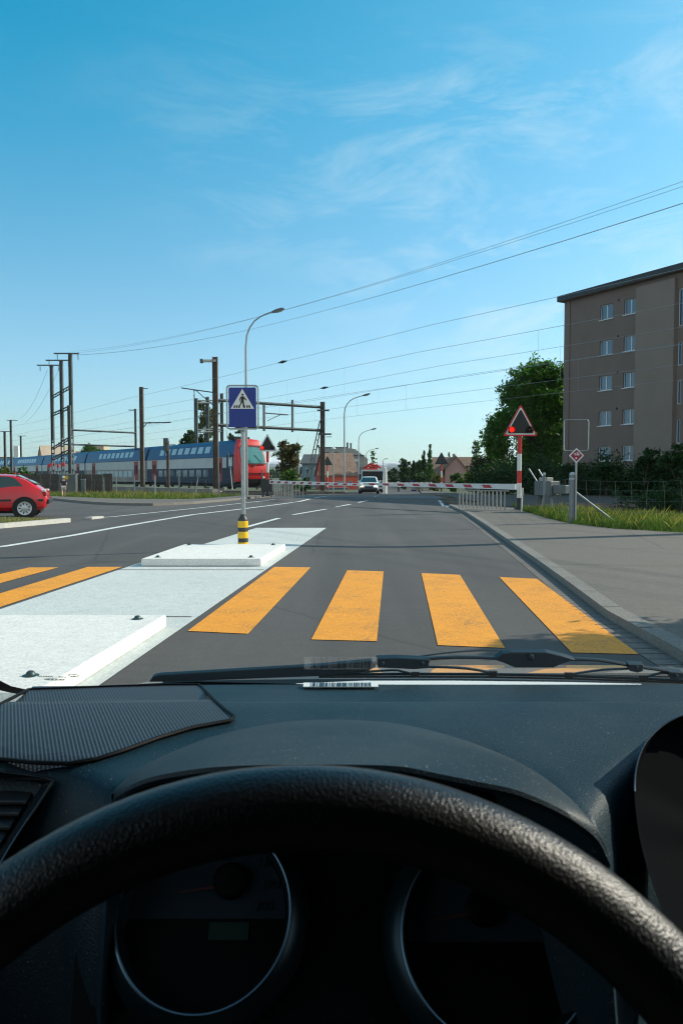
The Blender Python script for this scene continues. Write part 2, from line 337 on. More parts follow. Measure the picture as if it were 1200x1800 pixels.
# ------------------------------------------------------------------ mesh builder
def vec(p): return p if isinstance(p, Vector) else Vector(p)
class MB:
    def __init__(s): s.v = []; s.f = []
    def add(s, vs, fs, T=None):
        k = len(s.v); s.v += [tuple(T @ vec(p)) if T else tuple(p) for p in vs]; s.f += [tuple(i+k for i in f) for f in fs]; return s
    def box(s, x0, x1, y0, y1, z0, z1, T=None):
        return s.add([(x, y, z) for z in (z0, z1) for y in (y0, y1) for x in (x0, x1)],
                     [(0, 2, 3, 1), (4, 5, 7, 6), (0, 1, 5, 4), (2, 6, 7, 3), (0, 4, 6, 2), (1, 3, 7, 5)], T)
    def tube(s, pts, r, n=8, cap=True, T=None, squash=1.0):
        pts = [vec(p) for p in pts]; rs = r if isinstance(r, (list, tuple)) else [r]*len(pts)
        V = []; up = None
        for i, p in enumerate(pts):
            d = (pts[min(i+1, len(pts)-1)]-pts[max(i-1, 0)]).normalized()
            if up is None:
                up = Vector((0, 0, 1)) if abs(d.z) < .9 else Vector((1, 0, 0))
            a = d.cross(up).normalized(); b = a.cross(d).normalized(); up = b
            for k in range(n):
                t = 2*math.pi*k/n; V.append(p+a*math.cos(t)*rs[i]+b*math.sin(t)*rs[i]*squash)
        Fc = [(i*n+k, i*n+(k+1) % n, (i+1)*n+(k+1) % n, (i+1)*n+k) for i in range(len(pts)-1) for k in range(n)]
        if cap: Fc += [tuple(range(n))[::-1], tuple((len(pts)-1)*n+k for k in range(n))]
        return s.add(V, Fc, T)
    def prism(s, poly, d, T=None):
        """poly: 3-D points in one loop, d: extrusion vector"""
        n = len(poly); d = vec(d); V = [vec(p) for p in poly]; V += [p+d for p in V]
        return s.add(V, [tuple(range(n)), tuple(range(2*n-1, n-1, -1))]+[(i, i+n, (i+1) % n+n, (i+1) % n) for i in range(n)], T)
    def lathe(s, prof, n=24, T=None):
        V = [(r*math.cos(2*math.pi*k/n), r*math.sin(2*math.pi*k/n), z) for r, z in prof for k in range(n)]
        return s.add(V, [(i*n+k, i*n+(k+1) % n, (i+1)*n+(k+1) % n, (i+1)*n+k) for i in range(len(prof)-1) for k in range(n)], T)
    def loft(s, rows, closed=False, T=None):
        n = len(rows[0]); V = [p for r in rows for p in r]; e = n if closed else n-1
        return s.add(V, [(i*n+k, i*n+(k+1) % n, (i+1)*n+(k+1) % n, (i+1)*n+k) for i in range(len(rows)-1) for k in range(e)], T)
    def build(s, name, m, parent=None, smooth=False, bevel=0, loc=None, fix=True):
        me = bpy.data.meshes.new(name); me.from_pydata(s.v, [], s.f)
        if fix:
            b = bmesh.new(); b.from_mesh(me); bmesh.ops.recalc_face_normals(b, faces=b.faces); b.to_mesh(me); b.free()
        me.materials.append(M[m] if isinstance(m, str) else m)
        if smooth: me.polygons.foreach_set('use_smooth', [True]*len(me.polygons))
        o = bpy.data.objects.new(name, me); C.objects.link(o)
        if parent: o.parent = parent
        if loc: o.location = loc
        if bevel:
            q = o.modifiers.new('bevel', 'BEVEL'); q.width = bevel; q.segments = 2; q.limit_method = 'ANGLE'
        if smooth:
            try: me.set_sharp_from_angle(angle=R(40))
            except Exception: pass
        return o
def tag(o, label, cat, group=None, kind=None):
    o['label'] = label; o['category'] = cat
    if group: o['group'] = group
    if kind: o['kind'] = kind
    return o
def thing(name, label, cat, loc=(0, 0, 0), rz=0, group=None):
    o = bpy.data.objects.new(name, None); C.objects.link(o); o.empty_display_size = .2
    o.location = loc; o.rotation_euler = (0, 0, rz); return tag(o, label, cat, group)
def struct(o): o['kind'] = 'structure'; return o
def copy_tree(o, parent=None):
    c = o.copy(); C.objects.link(c)
    if parent: c.parent = parent
    for ch in list(o.children): copy_tree(ch, c)
    return c
def sheet(name, poly, z, m, kind='structure', parent=None, thick=0):
    bm = bmesh.new(); f = bm.faces.new([bm.verts.new((x, y, 0)) for x, y in poly])
    f.normal_update()
    if f.normal.z < 0: f.normal_flip(); f.normal_update()
    bmesh.ops.triangulate(bm, faces=bm.faces[:])
    for y in (45, 90): bmesh.ops.bisect_plane(bm, geom=bm.verts[:]+bm.edges[:]+bm.faces[:], plane_co=(0, y, 0), plane_no=(0, 1, 0))
    if thick:
        r = bmesh.ops.extrude_face_region(bm, geom=bm.faces[:])
        lo = [v for v in bm.verts if v not in set(g for g in r['geom'] if isinstance(g, bmesh.types.BMVert))]
        for v in lo: v.co.z -= thick
        bmesh.ops.recalc_face_normals(bm, faces=bm.faces)
    for v in bm.verts: v.co.z += z+gz(v.co.y)
    me = bpy.data.meshes.new(name); bm.to_mesh(me); bm.free(); me.materials.append(M[m])
    o = bpy.data.objects.new(name, me); C.objects.link(o)
    if kind: o['kind'] = kind
    if parent: o.parent = parent
    return o
def strip(pts, wd):
    """polygon of a stripe of width wd along a polyline"""
    L, Rr = [], []
    for i, p in enumerate(pts):
        a = Vector(pts[max(i-1, 0)]); b = Vector(pts[min(i+1, len(pts)-1)]); d = (b-a).normalized(); n = Vector((-d.y, d.x))*wd/2
        L.append(tuple(Vector(p)+n)); Rr.append(tuple(Vector(p)-n))
    return L+Rr[::-1]

# ------------------------------------------------------------------ railway frame: along the tracks t, across n, origin on the near edge of the track bed
TD = Vector((-.58, .815)).normalized(); ND = Vector((TD.y, -TD.x)); K0 = Vector((6.8, 26.5))
def rw(s, o): p = K0+TD*s+ND*o; return (p.x, p.y)
RAILX = math.atan2(TD.y, TD.x)

# ------------------------------------------------------------------ the setting
sheet('ground', [(-9000, -60), (9000, -60), (9000, 9000), (-9000, 9000)], -.06, 'field')
KERB = [(2.2, -6), (2.22, 3.0), (2.28, 5.13), (2.31, 6.64), (2.51, 8.48), (2.76, 10.95), (3.12, 14.8), (3.51, 18.96), (3.99, 24.5), (4.35, 31.2)]
LK = [(-40, 60), (-15.2, 40), (-12.5, 35.9), (-10.8, 33.6), (-9.6, 32.4), (-8.7, 31.9), (-7.8, 31.8), (-7.1, 32.6), (-6.5, 33.75), (-5.6, 37.5), (-4.4, 43.8)]
sheet('road', KERB+[(5.6, 45), (8.9, 90), (15, 150), (30, 330), (22, 330), (7.5, 150), (.9, 90), (-3.6, 52)]+LK[::-1]+[(-60, 60), (-60, -6)], 0, 'asphalt')
# lighter worn asphalt through the crossing
sheet('crossing_road', [(-3.9, 46), (5.6, 42), (7.2, 62), (-2.0, 62)], .004, 'far_road_asphalt')
# pavements with kerbs
SW_EDGE = [(6.4, 28.5), (6.15, 27.2), (5.7, 21.4), (5.6, 18.75), (6.05, 17), (7.0, 15.8), (8.6, 14.9), (14, 13), (24, 11.5), (24, -6)]
def offset(pl, d):
    o = []
    for i, p in enumerate(pl):
        a = Vector(pl[max(i-1, 0)]); b = Vector(pl[min(i+1, len(pl)-1)]); t = (b-a).normalized(); o.append((p[0]+t.y*d, p[1]-t.x*d))
    return o
KIN = offset(KERB, .16)
sheet('pavement', KIN+[(5.0, 31.5)]+SW_EDGE, .075, 'pavement_asphalt', thick=.16)
sheet('kerb', KERB+KIN[::-1], .08, 'granite', thick=.17)
gut = offset(KERB, -.20)
GP = [p for p in gut]+[p for p in offset(KERB, -.004)][::-1]
sheet('gutter', GP, .004, 'gutter_stone')
def polyat(pl, d):
    for i in range(len(pl)-1):
        a = Vector(pl[i]); b = Vector(pl[i+1]); L = (b-a).length
        if d <= L: return a.lerp(b, d/L), (b-a).normalized()
        d -= L
    return None
def joints(base, d0, d1, step, off0, off1, wd, z, m, name):
    mb = MB(); d = d0; rj = random.Random(4)
    while d < d1:
        q = polyat(base, d)
        if not q: break
        p, t_ = q; n_ = Vector((t_.y, -t_.x)); a = p+n_*off0; b = p+n_*off1; h_ = t_*wd/2
        mb.add([(a.x-h_.x, a.y-h_.y, z), (b.x-h_.x, b.y-h_.y, z), (b.x+h_.x, b.y+h_.y, z), (a.x+h_.x, a.y+h_.y, z)], [(0, 1, 2, 3)]); d += step*rj.uniform(.92, 1.08)
    struct(mb.build(name, m, fix=False))
joints(KERB, 9, 34, .17, -.19, -.01, .016, .006, 'ballast_stone', 'gutter_joints')
joints(KERB, 9, 36, 1.0, .0, .16, .014, .084, 'ballast_stone', 'kerb_joints')
LIN = offset(LK[1:], -.16)
sheet('pavement', LIN+[(-3.9, 46.2), (-5.4, 46.0), (-7.0, 38.4), (-8.2, 37.6), (-11.4, 38.6), (-16.5, 43.5)], .10, 'pavement_asphalt', thick=.16)
sheet('kerb', LK[1:]+LIN[::-1], .105, 'granite', thick=.17)
# footways beyond the crossing
sheet('pavement', [(6.4, 61), (9.2, 90), (15.3, 150), (17.3, 150), (11.2, 90), (9.4, 61)], .06, 'pavement_asphalt', thick=.1)
sheet('pavement', [(-1.8, 62), (.6, 90), (-1.8, 90), (-5.5, 64)], .06, 'pavement_asphalt', thick=.1)
# seams across the pavement
for pl, wd in (([(5.75, 19.2), (6.9, 15.2), (7.6, 12.2), (7.9, 8)], .03), ([(4.6, 16.6), (6.3, 14.4), (7.6, 14.3)], .015), ([(2.75, 10.2), (5.6, 9.7), (8, 9.9)], .012), ([(4.0, 19.5), (5.6, 20.4)], .012)):
    sheet('pavement_seam', strip(pl, wd), .079, 'ballast_stone')
# railway land
sheet('track_bed', [rw(-60, 0), rw(-.5, 0), (6.6, 33), (6.2, 42), (7.3, 60), rw(3, 24), rw(-60, 24)], .03, 'ballast_stone')
sheet('track_bed', [rw(22, -.2), (-4.4, 46.3), (-2.6, 60), rw(42, 24), rw(170, 24), rw(170, 0)], .03, 'ballast_stone')
sheet('verge', SW_EDGE[1:8]+[rw(-13, -.1), rw(0, -.1)], .05, 'grass_ground')
sheet('verge', [(-16.5, 43.5), (-11.4, 38.6), (-8.2, 37.6), (-7.0, 38.4), (-5.4, 46.0), rw(23, -.3), rw(60, -.3), (-30, 56)], .05, 'grass_ground')
sheet('grass_island', [(-7.25, 20.9), (-8.2, 18.45), (-9.8, 15.4), (-16, 13.9), (-16, 20.9), (-9.6, 22.2)], .06, 'grass_ground')
isl = [(-20, 13.3), (-14, 14.0), (-9.8, 15.2), (-8.1, 18.3), (-7.35, 20.6)]
sheet('kerb', strip(isl, .20), .11, 'kerb_white', thick=.14)
sheet('kerb', strip([(-7.22, 21.9), (-7.1, 22.6)], .22), .06, 'kerb_white', thick=.11)

# rails
for k, o in enumerate((4.0, 8.5, 13.1, 17.6)):
    for g in (-.72, .72):
        for (s0, s1, zt) in ((-60, 3-(o/9), .16), (3-(o/9), 22+o*.85, .02), (22+o*.85, 170, .16)):
            n = max(2, int((s1-s0)/8)); L = []
            for i in range(n+1):
                x, y = rw(s0+(s1-s0)*i/n, o+g); L.append((x, y))
            mb = MB(); rows = []
            for x, y in L:
                z = gz(y)+zt; rows.append([(x-ND.x*.036, y-ND.y*.036, z-.14), (x-ND.x*.036, y-ND.y*.036, z), (x+ND.x*.036, y+ND.y*.036, z), (x+ND.x*.036, y+ND.y*.036, z-.14)])
            mb.loft(rows); struct(mb.build('rail', 'rail_steel'))

# markings
def mk(poly, m='white_paint', z=.005, name='road_marking'): return sheet(name, poly, z, m)
mk(strip([(-8.3, 8.0), (-7.0, 11.0), (-5.95, 13.5), (-5.6, 16), (-5.43, 18.3), (-5.1, 21.5), (-4.75, 24.5), (-3.85, 28.1), (-2.9, 32.4), (-2.0, 37), (-1.7, 41)], .17))
mk(strip([(-7.35, 22.3), (-6.9, 23.4), (-5.5, 29.6), (-4.1, 36.7), (-3.5, 40)], .12))
for a, b in (((-2.33, 18.4), (-1.83, 22.5)), ((-1.54, 24.5), (-.57, 28.6)), ((-.22, 30.4), (.38, 33.4)), ((.78, 35.6), (1.3, 38.4)), ((-1.5, 43), (-.9, 47)), ((2.0, 47), (2.4, 51)), ((3.4, 64), (3.9, 70))):
    mk(strip([a, b], .15))
mk(strip([(4.15, 31.3), (4.9, 38.5)], .12)); mk(strip([(4.3, 30.6), (4.42, 31.8)], .25))
# crossing stripes: pixel corners measured on the photograph, laid on the ground
def gpt(px, py):
    p = at(px, py, 10); d = p-EYE; q = EYE+d*(-1.25/d.z); return (q.x, q.y)
for q in ([(482, 997), (546, 998), (436, 1115), (330, 1110)], [(610, 1003), (674, 1005), (662, 1128), (547, 1125)],
          [(740, 1008), (808, 1011), (887, 1140), (769, 1135)], [(877, 1015), (943, 1018), (1122, 1151), (1004, 1148)],
          [(155, 997), (215, 997), (0, 1068), (-40, 1056)], [(52, 998), (103, 998), (-170, 1072), (-240, 1065)], [(-60, 999), (-12, 999), (-330, 1075), (-420, 1070)]):
    mk([gpt(*p) for p in q], 'yellow_paint', name='crossing_stripe')
ISL = [(-.36, 18.3), (-2.03, 18.3), (-2.5, 14), (-2.88, 10.95), (-3.18, 7.15), (-3.4, 3.2), (-1.54, 3.2), (-1.43, 4.66)]
sheet('island_paint', ISL, .004, 'pale_concrete')
sheet('island_joint', [(-2.96, 10.1), (-1.02, 10.1), (-1.02, 10.13), (-2.96, 10.13)], .008, 'gutter_stone')
sheet('island_joint', [(-3.15, 6.72), (-1.32, 6.72), (-1.32, 6.745), (-3.15, 6.745)], .008, 'gutter_stone')

# mountains far beyond the road
def ridge(name, Y, h, amp, m, seed, x0, x1, dep):
    rows = []; n = 220
    prof = [h+amp*(noise.fractal(Vector((x0/900+(x1-x0)/900*i/n, seed, 0)), 1.0, 2.1, 6)) for i in range(n+1)]
    for k, (dy, fz) in enumerate(((-dep, 0), (-dep*.6, .4), (-dep*.25, .75), (0, 1), (dep, 0))):
        rows.append([(x0+(x1-x0)*i/n, Y+dy+60*noise.noise(Vector((i*.2, k, seed))), prof[i]*fz*(1+.12*noise.noise(Vector((i*.3, k*3., seed)))) if k != 3 else prof[i]) for i in range(n+1)])
    return struct(MB().loft(rows).build(name, m, smooth=False))
mat('hill_forest', (.05, .075, .05), .95, col2=(.03, .05, .035), vscale=.004)
t_ = mat('alp_rock', (.20, .21, .22), .9)
tt = t_.node_tree; tcx = nd(tt, 'ShaderNodeTexCoord'); spx = nd(tt, 'ShaderNodeSeparateXYZ'); tt.links.new(tcx.outputs['Object'], spx.inputs[0])
nx = nd(tt, 'ShaderNodeTexNoise', Scale=.012, Detail=6.0); tt.links.new(tcx.outputs['Object'], nx.inputs['Vector'])
ma = nd(tt, 'ShaderNodeMath', operation='MULTIPLY_ADD'); tt.links.new(nx.outputs[0], ma.inputs[0]); ma.inputs[1].default_value = 120; tt.links.new(spx.outputs['Z'], ma.inputs[2])
mrx = nd(tt, 'ShaderNodeMapRange'); mrx.inputs['From Min'].default_value = 150; mrx.inputs['From Max'].default_value = 200; tt.links.new(ma.outputs[0], mrx.inputs['Value'])
tt.links.new(mixc(tt, mrx.outputs[0], (.10, .13, .15), (.85, .87, .9)), tt.nodes['Principled BSDF'].inputs['Base Color'])
ridge('hills', 4300, 52, 22, 'hill_forest', 3.1, -3500, 3500, 500)
ridge('mountains', 7200, 150, 60, 'alp_rock', 8.3, -5000, 5000, 900)

# ================================================================== TRAFFIC ISLAND, SIGNS, LAMPS
def slab(pts, label, bolts):
    t = thing('island_slab', label, 'concrete slab', (0, 0, 0), 0, 'raised slabs on the traffic island')
    MB().prism([(x, y, .006) for x, y in pts], (0, 0, .105)).build('slab_block', 'slab_concrete', t, bevel=.018)
    for x, y in bolts:
        MB().lathe([(.0, .030), (.015, .027), (.025, .017), (.028, .007), (.046, .003), (.048, 0)], 14, Matrix.Translation((x, y, .111))).build('bolt', 'bolt_dark', t, smooth=True)
slab([(-2.75, 10.5), (-1.10, 10.5), (-.93, 12.75), (-2.62, 12.75)], 'low white concrete slab in front of the striped bollard', [(-2.56, 10.68), (-1.26, 10.68), (-1.12, 12.58), (-2.50, 12.58)])
slab([(-3.32, 4.0), (-1.60, 4.0), (-1.43, 6.25), (-3.12, 6.25)], 'large nearest white concrete slab at lower left just beyond the dashboard', [(-3.05, 4.3), (-1.77, 4.33), (-1.62, 6.06), (-2.98, 6.06)])

def rrect(cx, cz, hw, hh, r, y, n=5):
    P = []
    for sx_, sz_, a0 in ((1, 1, 0), (-1, 1, 90), (-1, -1, 180), (1, -1, 270)):
        for k in range(n+1):
            a = R(a0+90*k/n); P.append((cx+sx_*(hw-r)+r*math.cos(a), y, cz+sz_*(hh-r)+r*math.sin(a)))
    return P
def ring_tube(mb, P, r, n=6):
    P = [vec(p) for p in P]; return mb.tube(P+[P[0], P[1]], r, n, cap=False)
bol = thing('bollard', 'black and yellow banded plastic bollard behind the small white slab', 'bollard', (-1.655, 12.9, 0))
MB().lathe([(.085, 0), (.085, .50), (.08, .53), (.055, .555), (.05, .60), (.0, .60)], 24).build('bollard_post', 'post_black', bol, smooth=True)
for z in (.02, .20, .38):
    MB().lathe([(.0865, z), (.0885, z+.008), (.0885, z+.102), (.0865, z+.11)], 24).build('yellow_band', 'bollard_yellow', bol, smooth=True)
sg = thing('crossing_sign', 'blue pedestrian crossing sign with white triangle on a steel post', 'sign', (-1.645, 12.9, 0))
MB().tube([(0, 0, .59), (0, 0, 2.04)], .037, 14).build('post', 'galvanised', sg, smooth=True)
ring_tube(MB(), rrect(0, 2.385, .258, .358, .05, -.05), .016).build('sign_frame', 'galvanised', sg, smooth=True)
MB().box(-.03, .03, -.05, 0, 1.98, 2.07).build('bracket', 'steel_grey', sg)
MB().prism(rrect(0, 2.385, .228, .328, .02, -.062), (0, .012, 0)).build('sign_plate', 'sign_blue', sg)
def Z(px): return px
tri = MB().prism([(-.195, -.066, 2.36), (.195, -.066, 2.36), (0, -.066, 2.69)], (0, .003, 0)).build('triangle_panel', 'sign_white', sg)
pm = MB(); yy = -.069; dv = (0, .002, 0)
for k, x in enumerate((-.135, -.095, -.052, .035, .083, .122)):
    pm.prism([(x-.012, yy, 2.375), (x+.012, yy, 2.375), (x+.012-.01*(x/.13), yy, 2.418), (x-.012-.01*(x/.13), yy, 2.418)][:4], dv)
pm.prism([(.005+.018*math.cos(a), yy, 2.592+.018*math.sin(a)) for a in [2*math.pi*k/12 for k in range(12)]], dv)      # head
pm.prism([(-.026, yy, 2.562), (.030, yy, 2.567), (.022, yy, 2.49), (-.022, yy, 2.49)], dv)
pm.prism([(-.020, yy-.0005, 2.495), (.012, yy-.0005, 2.495), (-.018, yy-.0005, 2.437), (-.052, yy-.0005, 2.378), (-.078, yy-.0005, 2.378), (-.035, yy-.0005, 2.44)], dv)
pm.prism([(-.006, yy-.001, 2.495), (.024, yy-.001, 2.495), (.030, yy-.001, 2.44), (.042, yy-.001, 2.378), (.012, yy-.001, 2.378), (.006, yy-.001, 2.44)], dv)
pm.prism([(.022, yy-.0008, 2.566), (.055, yy-.0008, 2.522), (.074, yy-.0008, 2.505), (.066, yy-.0008, 2.495), (.044, yy-.0008, 2.508), (.016, yy-.0008, 2.54)], dv)
pm.prism([(-.026, yy-.0012, 2.560), (-.046, yy-.0012, 2.52), (-.042, yy-.0012, 2.478), (-.032, yy-.0012, 2.478), (-.034, yy-.0012, 2.518), (-.018, yy-.0012, 2.54)], dv)
pm.build('walking_figure', 'frit_black', tri)

def lamp(X, Y, h, arm, label, r=.075, rz=0):
    t = thing('street_lamp', label, 'street lamp', (X, Y, gz(Y)), rz, 'street lamps along the road')
    k = h/10.8; a = arm/2.2
    pts = [(0, 0, 0), (0, 0, 4*k), (0, 0, 8.7*k), (.06*a, 0, 9.35*k), (.22*a, 0, 9.8*k), (.5*a, 0, 10.2*k), (.85*a, 0, 10.45*k), (1.25*a, 0, 10.63*k), (1.6*a, 0, 10.75*k)]
    MB().tube(pts, [r*1.35, r, r*.8, r*.7, r*.62, r*.55, r*.5, r*.5, r*.5], 10).build('pole', 'galvanised', t, smooth=True)
    u = Vector((1, 0, .30)).normalized(); p0 = Vector((1.52*a, 0, 10.7*k)); T = Matrix.Translation(p0) @ u.to_track_quat('X', 'Z').to_matrix().to_4x4()
    hd = MB().loft([[(0, -.05, -.03), (0, .05, -.03), (0, .05, .05), (0, -.05, .05)], [(.25, -.14, -.07), (.25, .14, -.07), (.25, .10, .09), (.25, -.10, .09)],
                    [(.62, -.15, -.06), (.62, .15, -.06), (.62, .11, .08), (.62, -.11, .08)], [(.74, -.09, -.03), (.74, .09, -.03), (.74, .07, .03), (.74, -.07, .03)]], closed=True, T=T)
    hd.f += [(0, 1, 2, 3), (12, 13, 14, 15)]
    hd.build('lamp_head', 'lamp_housing', t)
    MB().box(.27, .60, -.11, .11, -.10, -.066, T).build('lamp_lens', 'lamp_glass', t, bevel=.01)
lamp(-5.55, 45, 10.8, 2.2, 'tallest curved street lamp rising behind the blue crossing sign')
lamp(.26, 70, 8.9, 2.35, 'curved street lamp in front of the red house')
lamp(2.22, 100, 7.9, 2.3, 'mid distance curved street lamp just left of the truck')
lamp(4.3, 135, 6.6, 2.2, 'smallest farthest curved street lamp above the truck')
lamp(9.5, 16.3, 5.9, 1.7, 'street lamp outside the frame at right casting the long shadow', r=.20, rz=R(150))
# modern lamp on a straight pole
ml = thing('post_top_lamp', 'short straight lamp post with a small white head by the red house', 'street lamp', (-.72, 68, gz(68)))
MB().tube([(0, 0, 0), (0, 0, 3.9)], [.06, .045], 8).build('pole', 'galvanised', ml)
MB().lathe([(0, 4.12), (.16, 4.05), (.22, 3.95), (.1, 3.86), (.04, 3.82)], 14).build('lamp_head', 'sign_white', ml, smooth=True)
# small far lamp
fl = thing('post_top_lamp', 'tiny dark street lamp head seen right of the far hills', 'street lamp', (9.4, 175, gz(175)))
MB().tube([(0, 0, 0), (0, 0, 5.4), (.5, 0, 5.7)], .06, 6).build('pole', 'mast_steel', fl)
MB().box(.4, 1.1, -.12, .12, 5.65, 5.78).build('lamp_head', 'mast_steel', fl)

# ================================================================== LEVEL CROSSING
def signal(X, Y, z0, h, wd, label, back=False, edge='sign_red', lit=True, rz=0):
    """triangular flashing signal; h = height of the triangle's apex above its foot"""
    t = thing('crossing_signal', label, 'crossing signal', (X, Y, z0), rz, 'triangular level crossing signals')
    th = wd*.90; b = h-th; rp = .075
    bands = [('post_black', 0, .16), ('post_white', .16, .36), ('post_red', .36, .53), ('post_white', .53, .76), ('post_red', .76, 1.0)]
    for m_, a0, a1 in bands:
        MB().lathe([(rp, b*a0), (rp, b*a1)], 14).build('post_band', m_, t, smooth=True)
    MB().box(-.13, .13, -.12, .12, 0, .06).build('foot_plate', 'post_black', t)
    def rt(s, y, n=4):   # rounded triangle
        P = []; cs = [(-wd/2*s, b+th*(1-s)*.38), (wd/2*s, b+th*(1-s)*.38), (0, h-th*(1-s)*.62)]
        for i, c in enumerate(cs):
            a = Vector(cs[i-1]); q = Vector(cs[(i+1) % 3]); c = Vector(c); r_ = wd*.07
            p0 = c+(a-c).normalized()*r_; p1 = c+(q-c).normalized()*r_
            for k in range(n+1):
                u = k/n; m2 = p0*(1-u)**2+c*2*u*(1-u)+p1*u*u; P.append((m2.x, y, m2.y))
        return P
    sgn = 1 if not back else -1
    MB().prism(rt(1, -.10*sgn), (0, .03*sgn, 0)).build('border_plate', edge if not back else 'sign_back', t)
    if not back:
        MB().prism(rt(.885, -.106), (0, .006, 0)).build('white_border', 'sign_white', t)
        MB().prism(rt(.77, -.112), (0, .006, 0)).build('black_face', 'frit_black', t)
        for k, sx_ in enumerate((-1, 1)):
            T = Matrix.Translation((sx_*wd*.26, -.112, b+th*.20)) @ Matrix.Rotation(R(90), 4, 'X')
            MB().lathe([(0, .045), (.05, .038), (.095, .0)], 16, T).build('lamp_lens', 'red_lamp' if (k == 0 and lit) else 'dead_lamp', t, smooth=True)
            MB().lathe([(.105, 0), (.105, .10), (.112, .10), (.112, 0)], 16, T).build('lamp_hood', 'frit_black', t, smooth=True)
    MB().box(-wd*.22, wd*.22, -.07 if not back else -.17, .12 if not back else -.04 if False else .1, b+th*.05, b+th*.32).build('lamp_box', 'sign_back', t)
    return t
signal(6.0, 26, .1, 3.54, 1.18, 'red edged triangular signal with lit red lamp on right of crossing', rz=R(3))
signal(-4.12, 43, .1, 3.5, 1.12, 'white edged triangular signal with lit red lamp beside the train front', edge='sign_white')
signal(-1.70, 93, gz(93), 4.3, 1.25, 'back of a dark triangular signal in front of the red house', back=True)
signal(10.9, 84, gz(84), 4.4, 1.5, 'back of a dark triangular signal before the brown roofed house', back=True)

def barrier(px, py, s, L, label, z=.92, pick=0, grp='striped barrier booms', tipdrop=.04, n=9, top=False):
    """s=+1 boom runs along TD from its pivot, -1 the other way"""
    d = TD*s; t = thing('barrier_boom', label, 'barrier', (px, py, gz(py)), math.atan2(d.y, d.x), grp)
    rows = []
    def ht(u): return .135*(1-.42*u)
    seg = L/n/2
    bm_ = MB()
    for k in range(2*n+1):
        u = k/(2*n); x = L*u; hh = ht(u); zz = z-tipdrop*u*4*.5
        rows.append([(x, -.045, zz-hh), (x, .045, zz-hh), (x, .045, zz+hh*.4), (x, -.045, zz+hh*.4)])
    bm_.loft(rows, closed=True); bm_.f += [(0, 1, 2, 3), tuple(len(bm_.v)-4+i for i in range(4))]
    boom = bm_.build('boom', 'boom_white', t)
    for k in range(n):       # red fields wrap the boom
        a = rows[2*k]; b = rows[2*k+1]
        if k == 0 and L > 8: continue
        e = MB(); rr = []
        for q, row in ((0, a), (1, b)):
            x = row[0][0]+(.28 if q == 0 else .12)*seg; zc = (row[0][2]+row[2][2])/2; hz = (row[2][2]-row[0][2])/2
            rr.append([(x-.05, -.049, zc-hz*.62), (x-.05, .049, zc-hz*.62), (x+.06, .049, zc+hz*.62), (x+.06, -.049, zc+hz*.62)])
        e.loft(rr, closed=True); e.f += [(0, 1, 2, 3), (4, 5, 6, 7)]
        e.build('red_field', 'boom_red', boom)
    if pick:
        sk = MB().box(.3, pick, -.012, .012, z-.20, z-.165).build('skirt_rail', 'skirt_grey', t)
        x = .45
        while x < pick:
            MB().box(x, x+.05, -.012, .012, z-.62-.2, z-.19).build('skirt_bar', 'skirt_grey', t); x += .18
    return t
b1 = barrier(5.75, 25.4, 1, 8.3, 'long red and white barrier boom lowered across our lane at right', pick=2.75, tipdrop=.0)
barrier(-3.75, 40.4, -1, 8.0, 'red and white barrier boom lowered across the left lane', pick=2.4, z=.95, n=11)
barrier(9.6, 82, 1, 7.5, 'far barrier boom on the other side of the tracks at right', pick=4.2, z=1.05, n=9)
barrier(-2.3, 91.5, -1, 6.5, 'far barrier boom in front of the red house door', pick=0, z=1.0, n=9)
# barrier drives
dv_ = thing('barrier_drive', 'grey galvanised barrier drive cabinet behind the right signal post', 'barrier machine', (6.55, 25.2, .05), RAILX+math.pi)
MB().box(-.12, .55, -.22, .22, .55, 1.02).build('housing', 'cabinet_grey', dv_, bevel=.02)
MB().box(.56, 1.05, -.12, .12, .62, .9).build('counterweight', 'cabinet_grey', dv_, bevel=.02)
MB().box(.02, .35, -.15, .15, 1.02, 1.14).build('cover', 'skirt_grey', dv_, bevel=.01)
MB().tube([(-.05, 0, 0), (-.05, 0, .56)], .07, 8).build('pedestal', 'mast_steel', dv_)
MB().tube([(.4, 0, 0), (.4, 0, .56)], .05, 8).build('pedestal', 'steel_grey', dv_)
MB().tube([(-.1, -.1, 1.0), (-.45, -.1, 1.42)], .025, 6).build('lever', 'steel_grey', dv_)
MB().tube([(.25, -.1, 1.0), (-.05, -.1, 1.4)], .025, 6).build('lever', 'steel_grey', dv_)
MB().tube([(-.5, -.4, 0), (-.72, -.1, .78)], .028, 6).build('stay', 'galvanised', dv_)
dv2 = thing('barrier_drive', 'dark barrier drive cabinet at the foot of the left signal', 'barrier machine', (-4.0, 41.3, .1))
MB().box(-.3, .3, -.2, .2, .3, .95).build('housing', 'post_black', dv2, bevel=.02)
MB().tube([(-.2, 0, 0), (-.2, 0, .3)], .05, 8).build('pedestal', 'mast_steel', dv2)
# wooden railings beside the left footway
rl = thing('railing', 'low weathered timber topped railing behind the left barrier', 'railing', (-3.9, 42.6, .03), 0)
MB().box(.1, 1.9, -.03, .03, .82, .92).build('top_rail', 'skirt_grey', rl)
for k in range(9): MB().box(.15+.2*k, .20+.2*k, -.02, .02, 0, .82).build('bar', 'skirt_grey', rl)

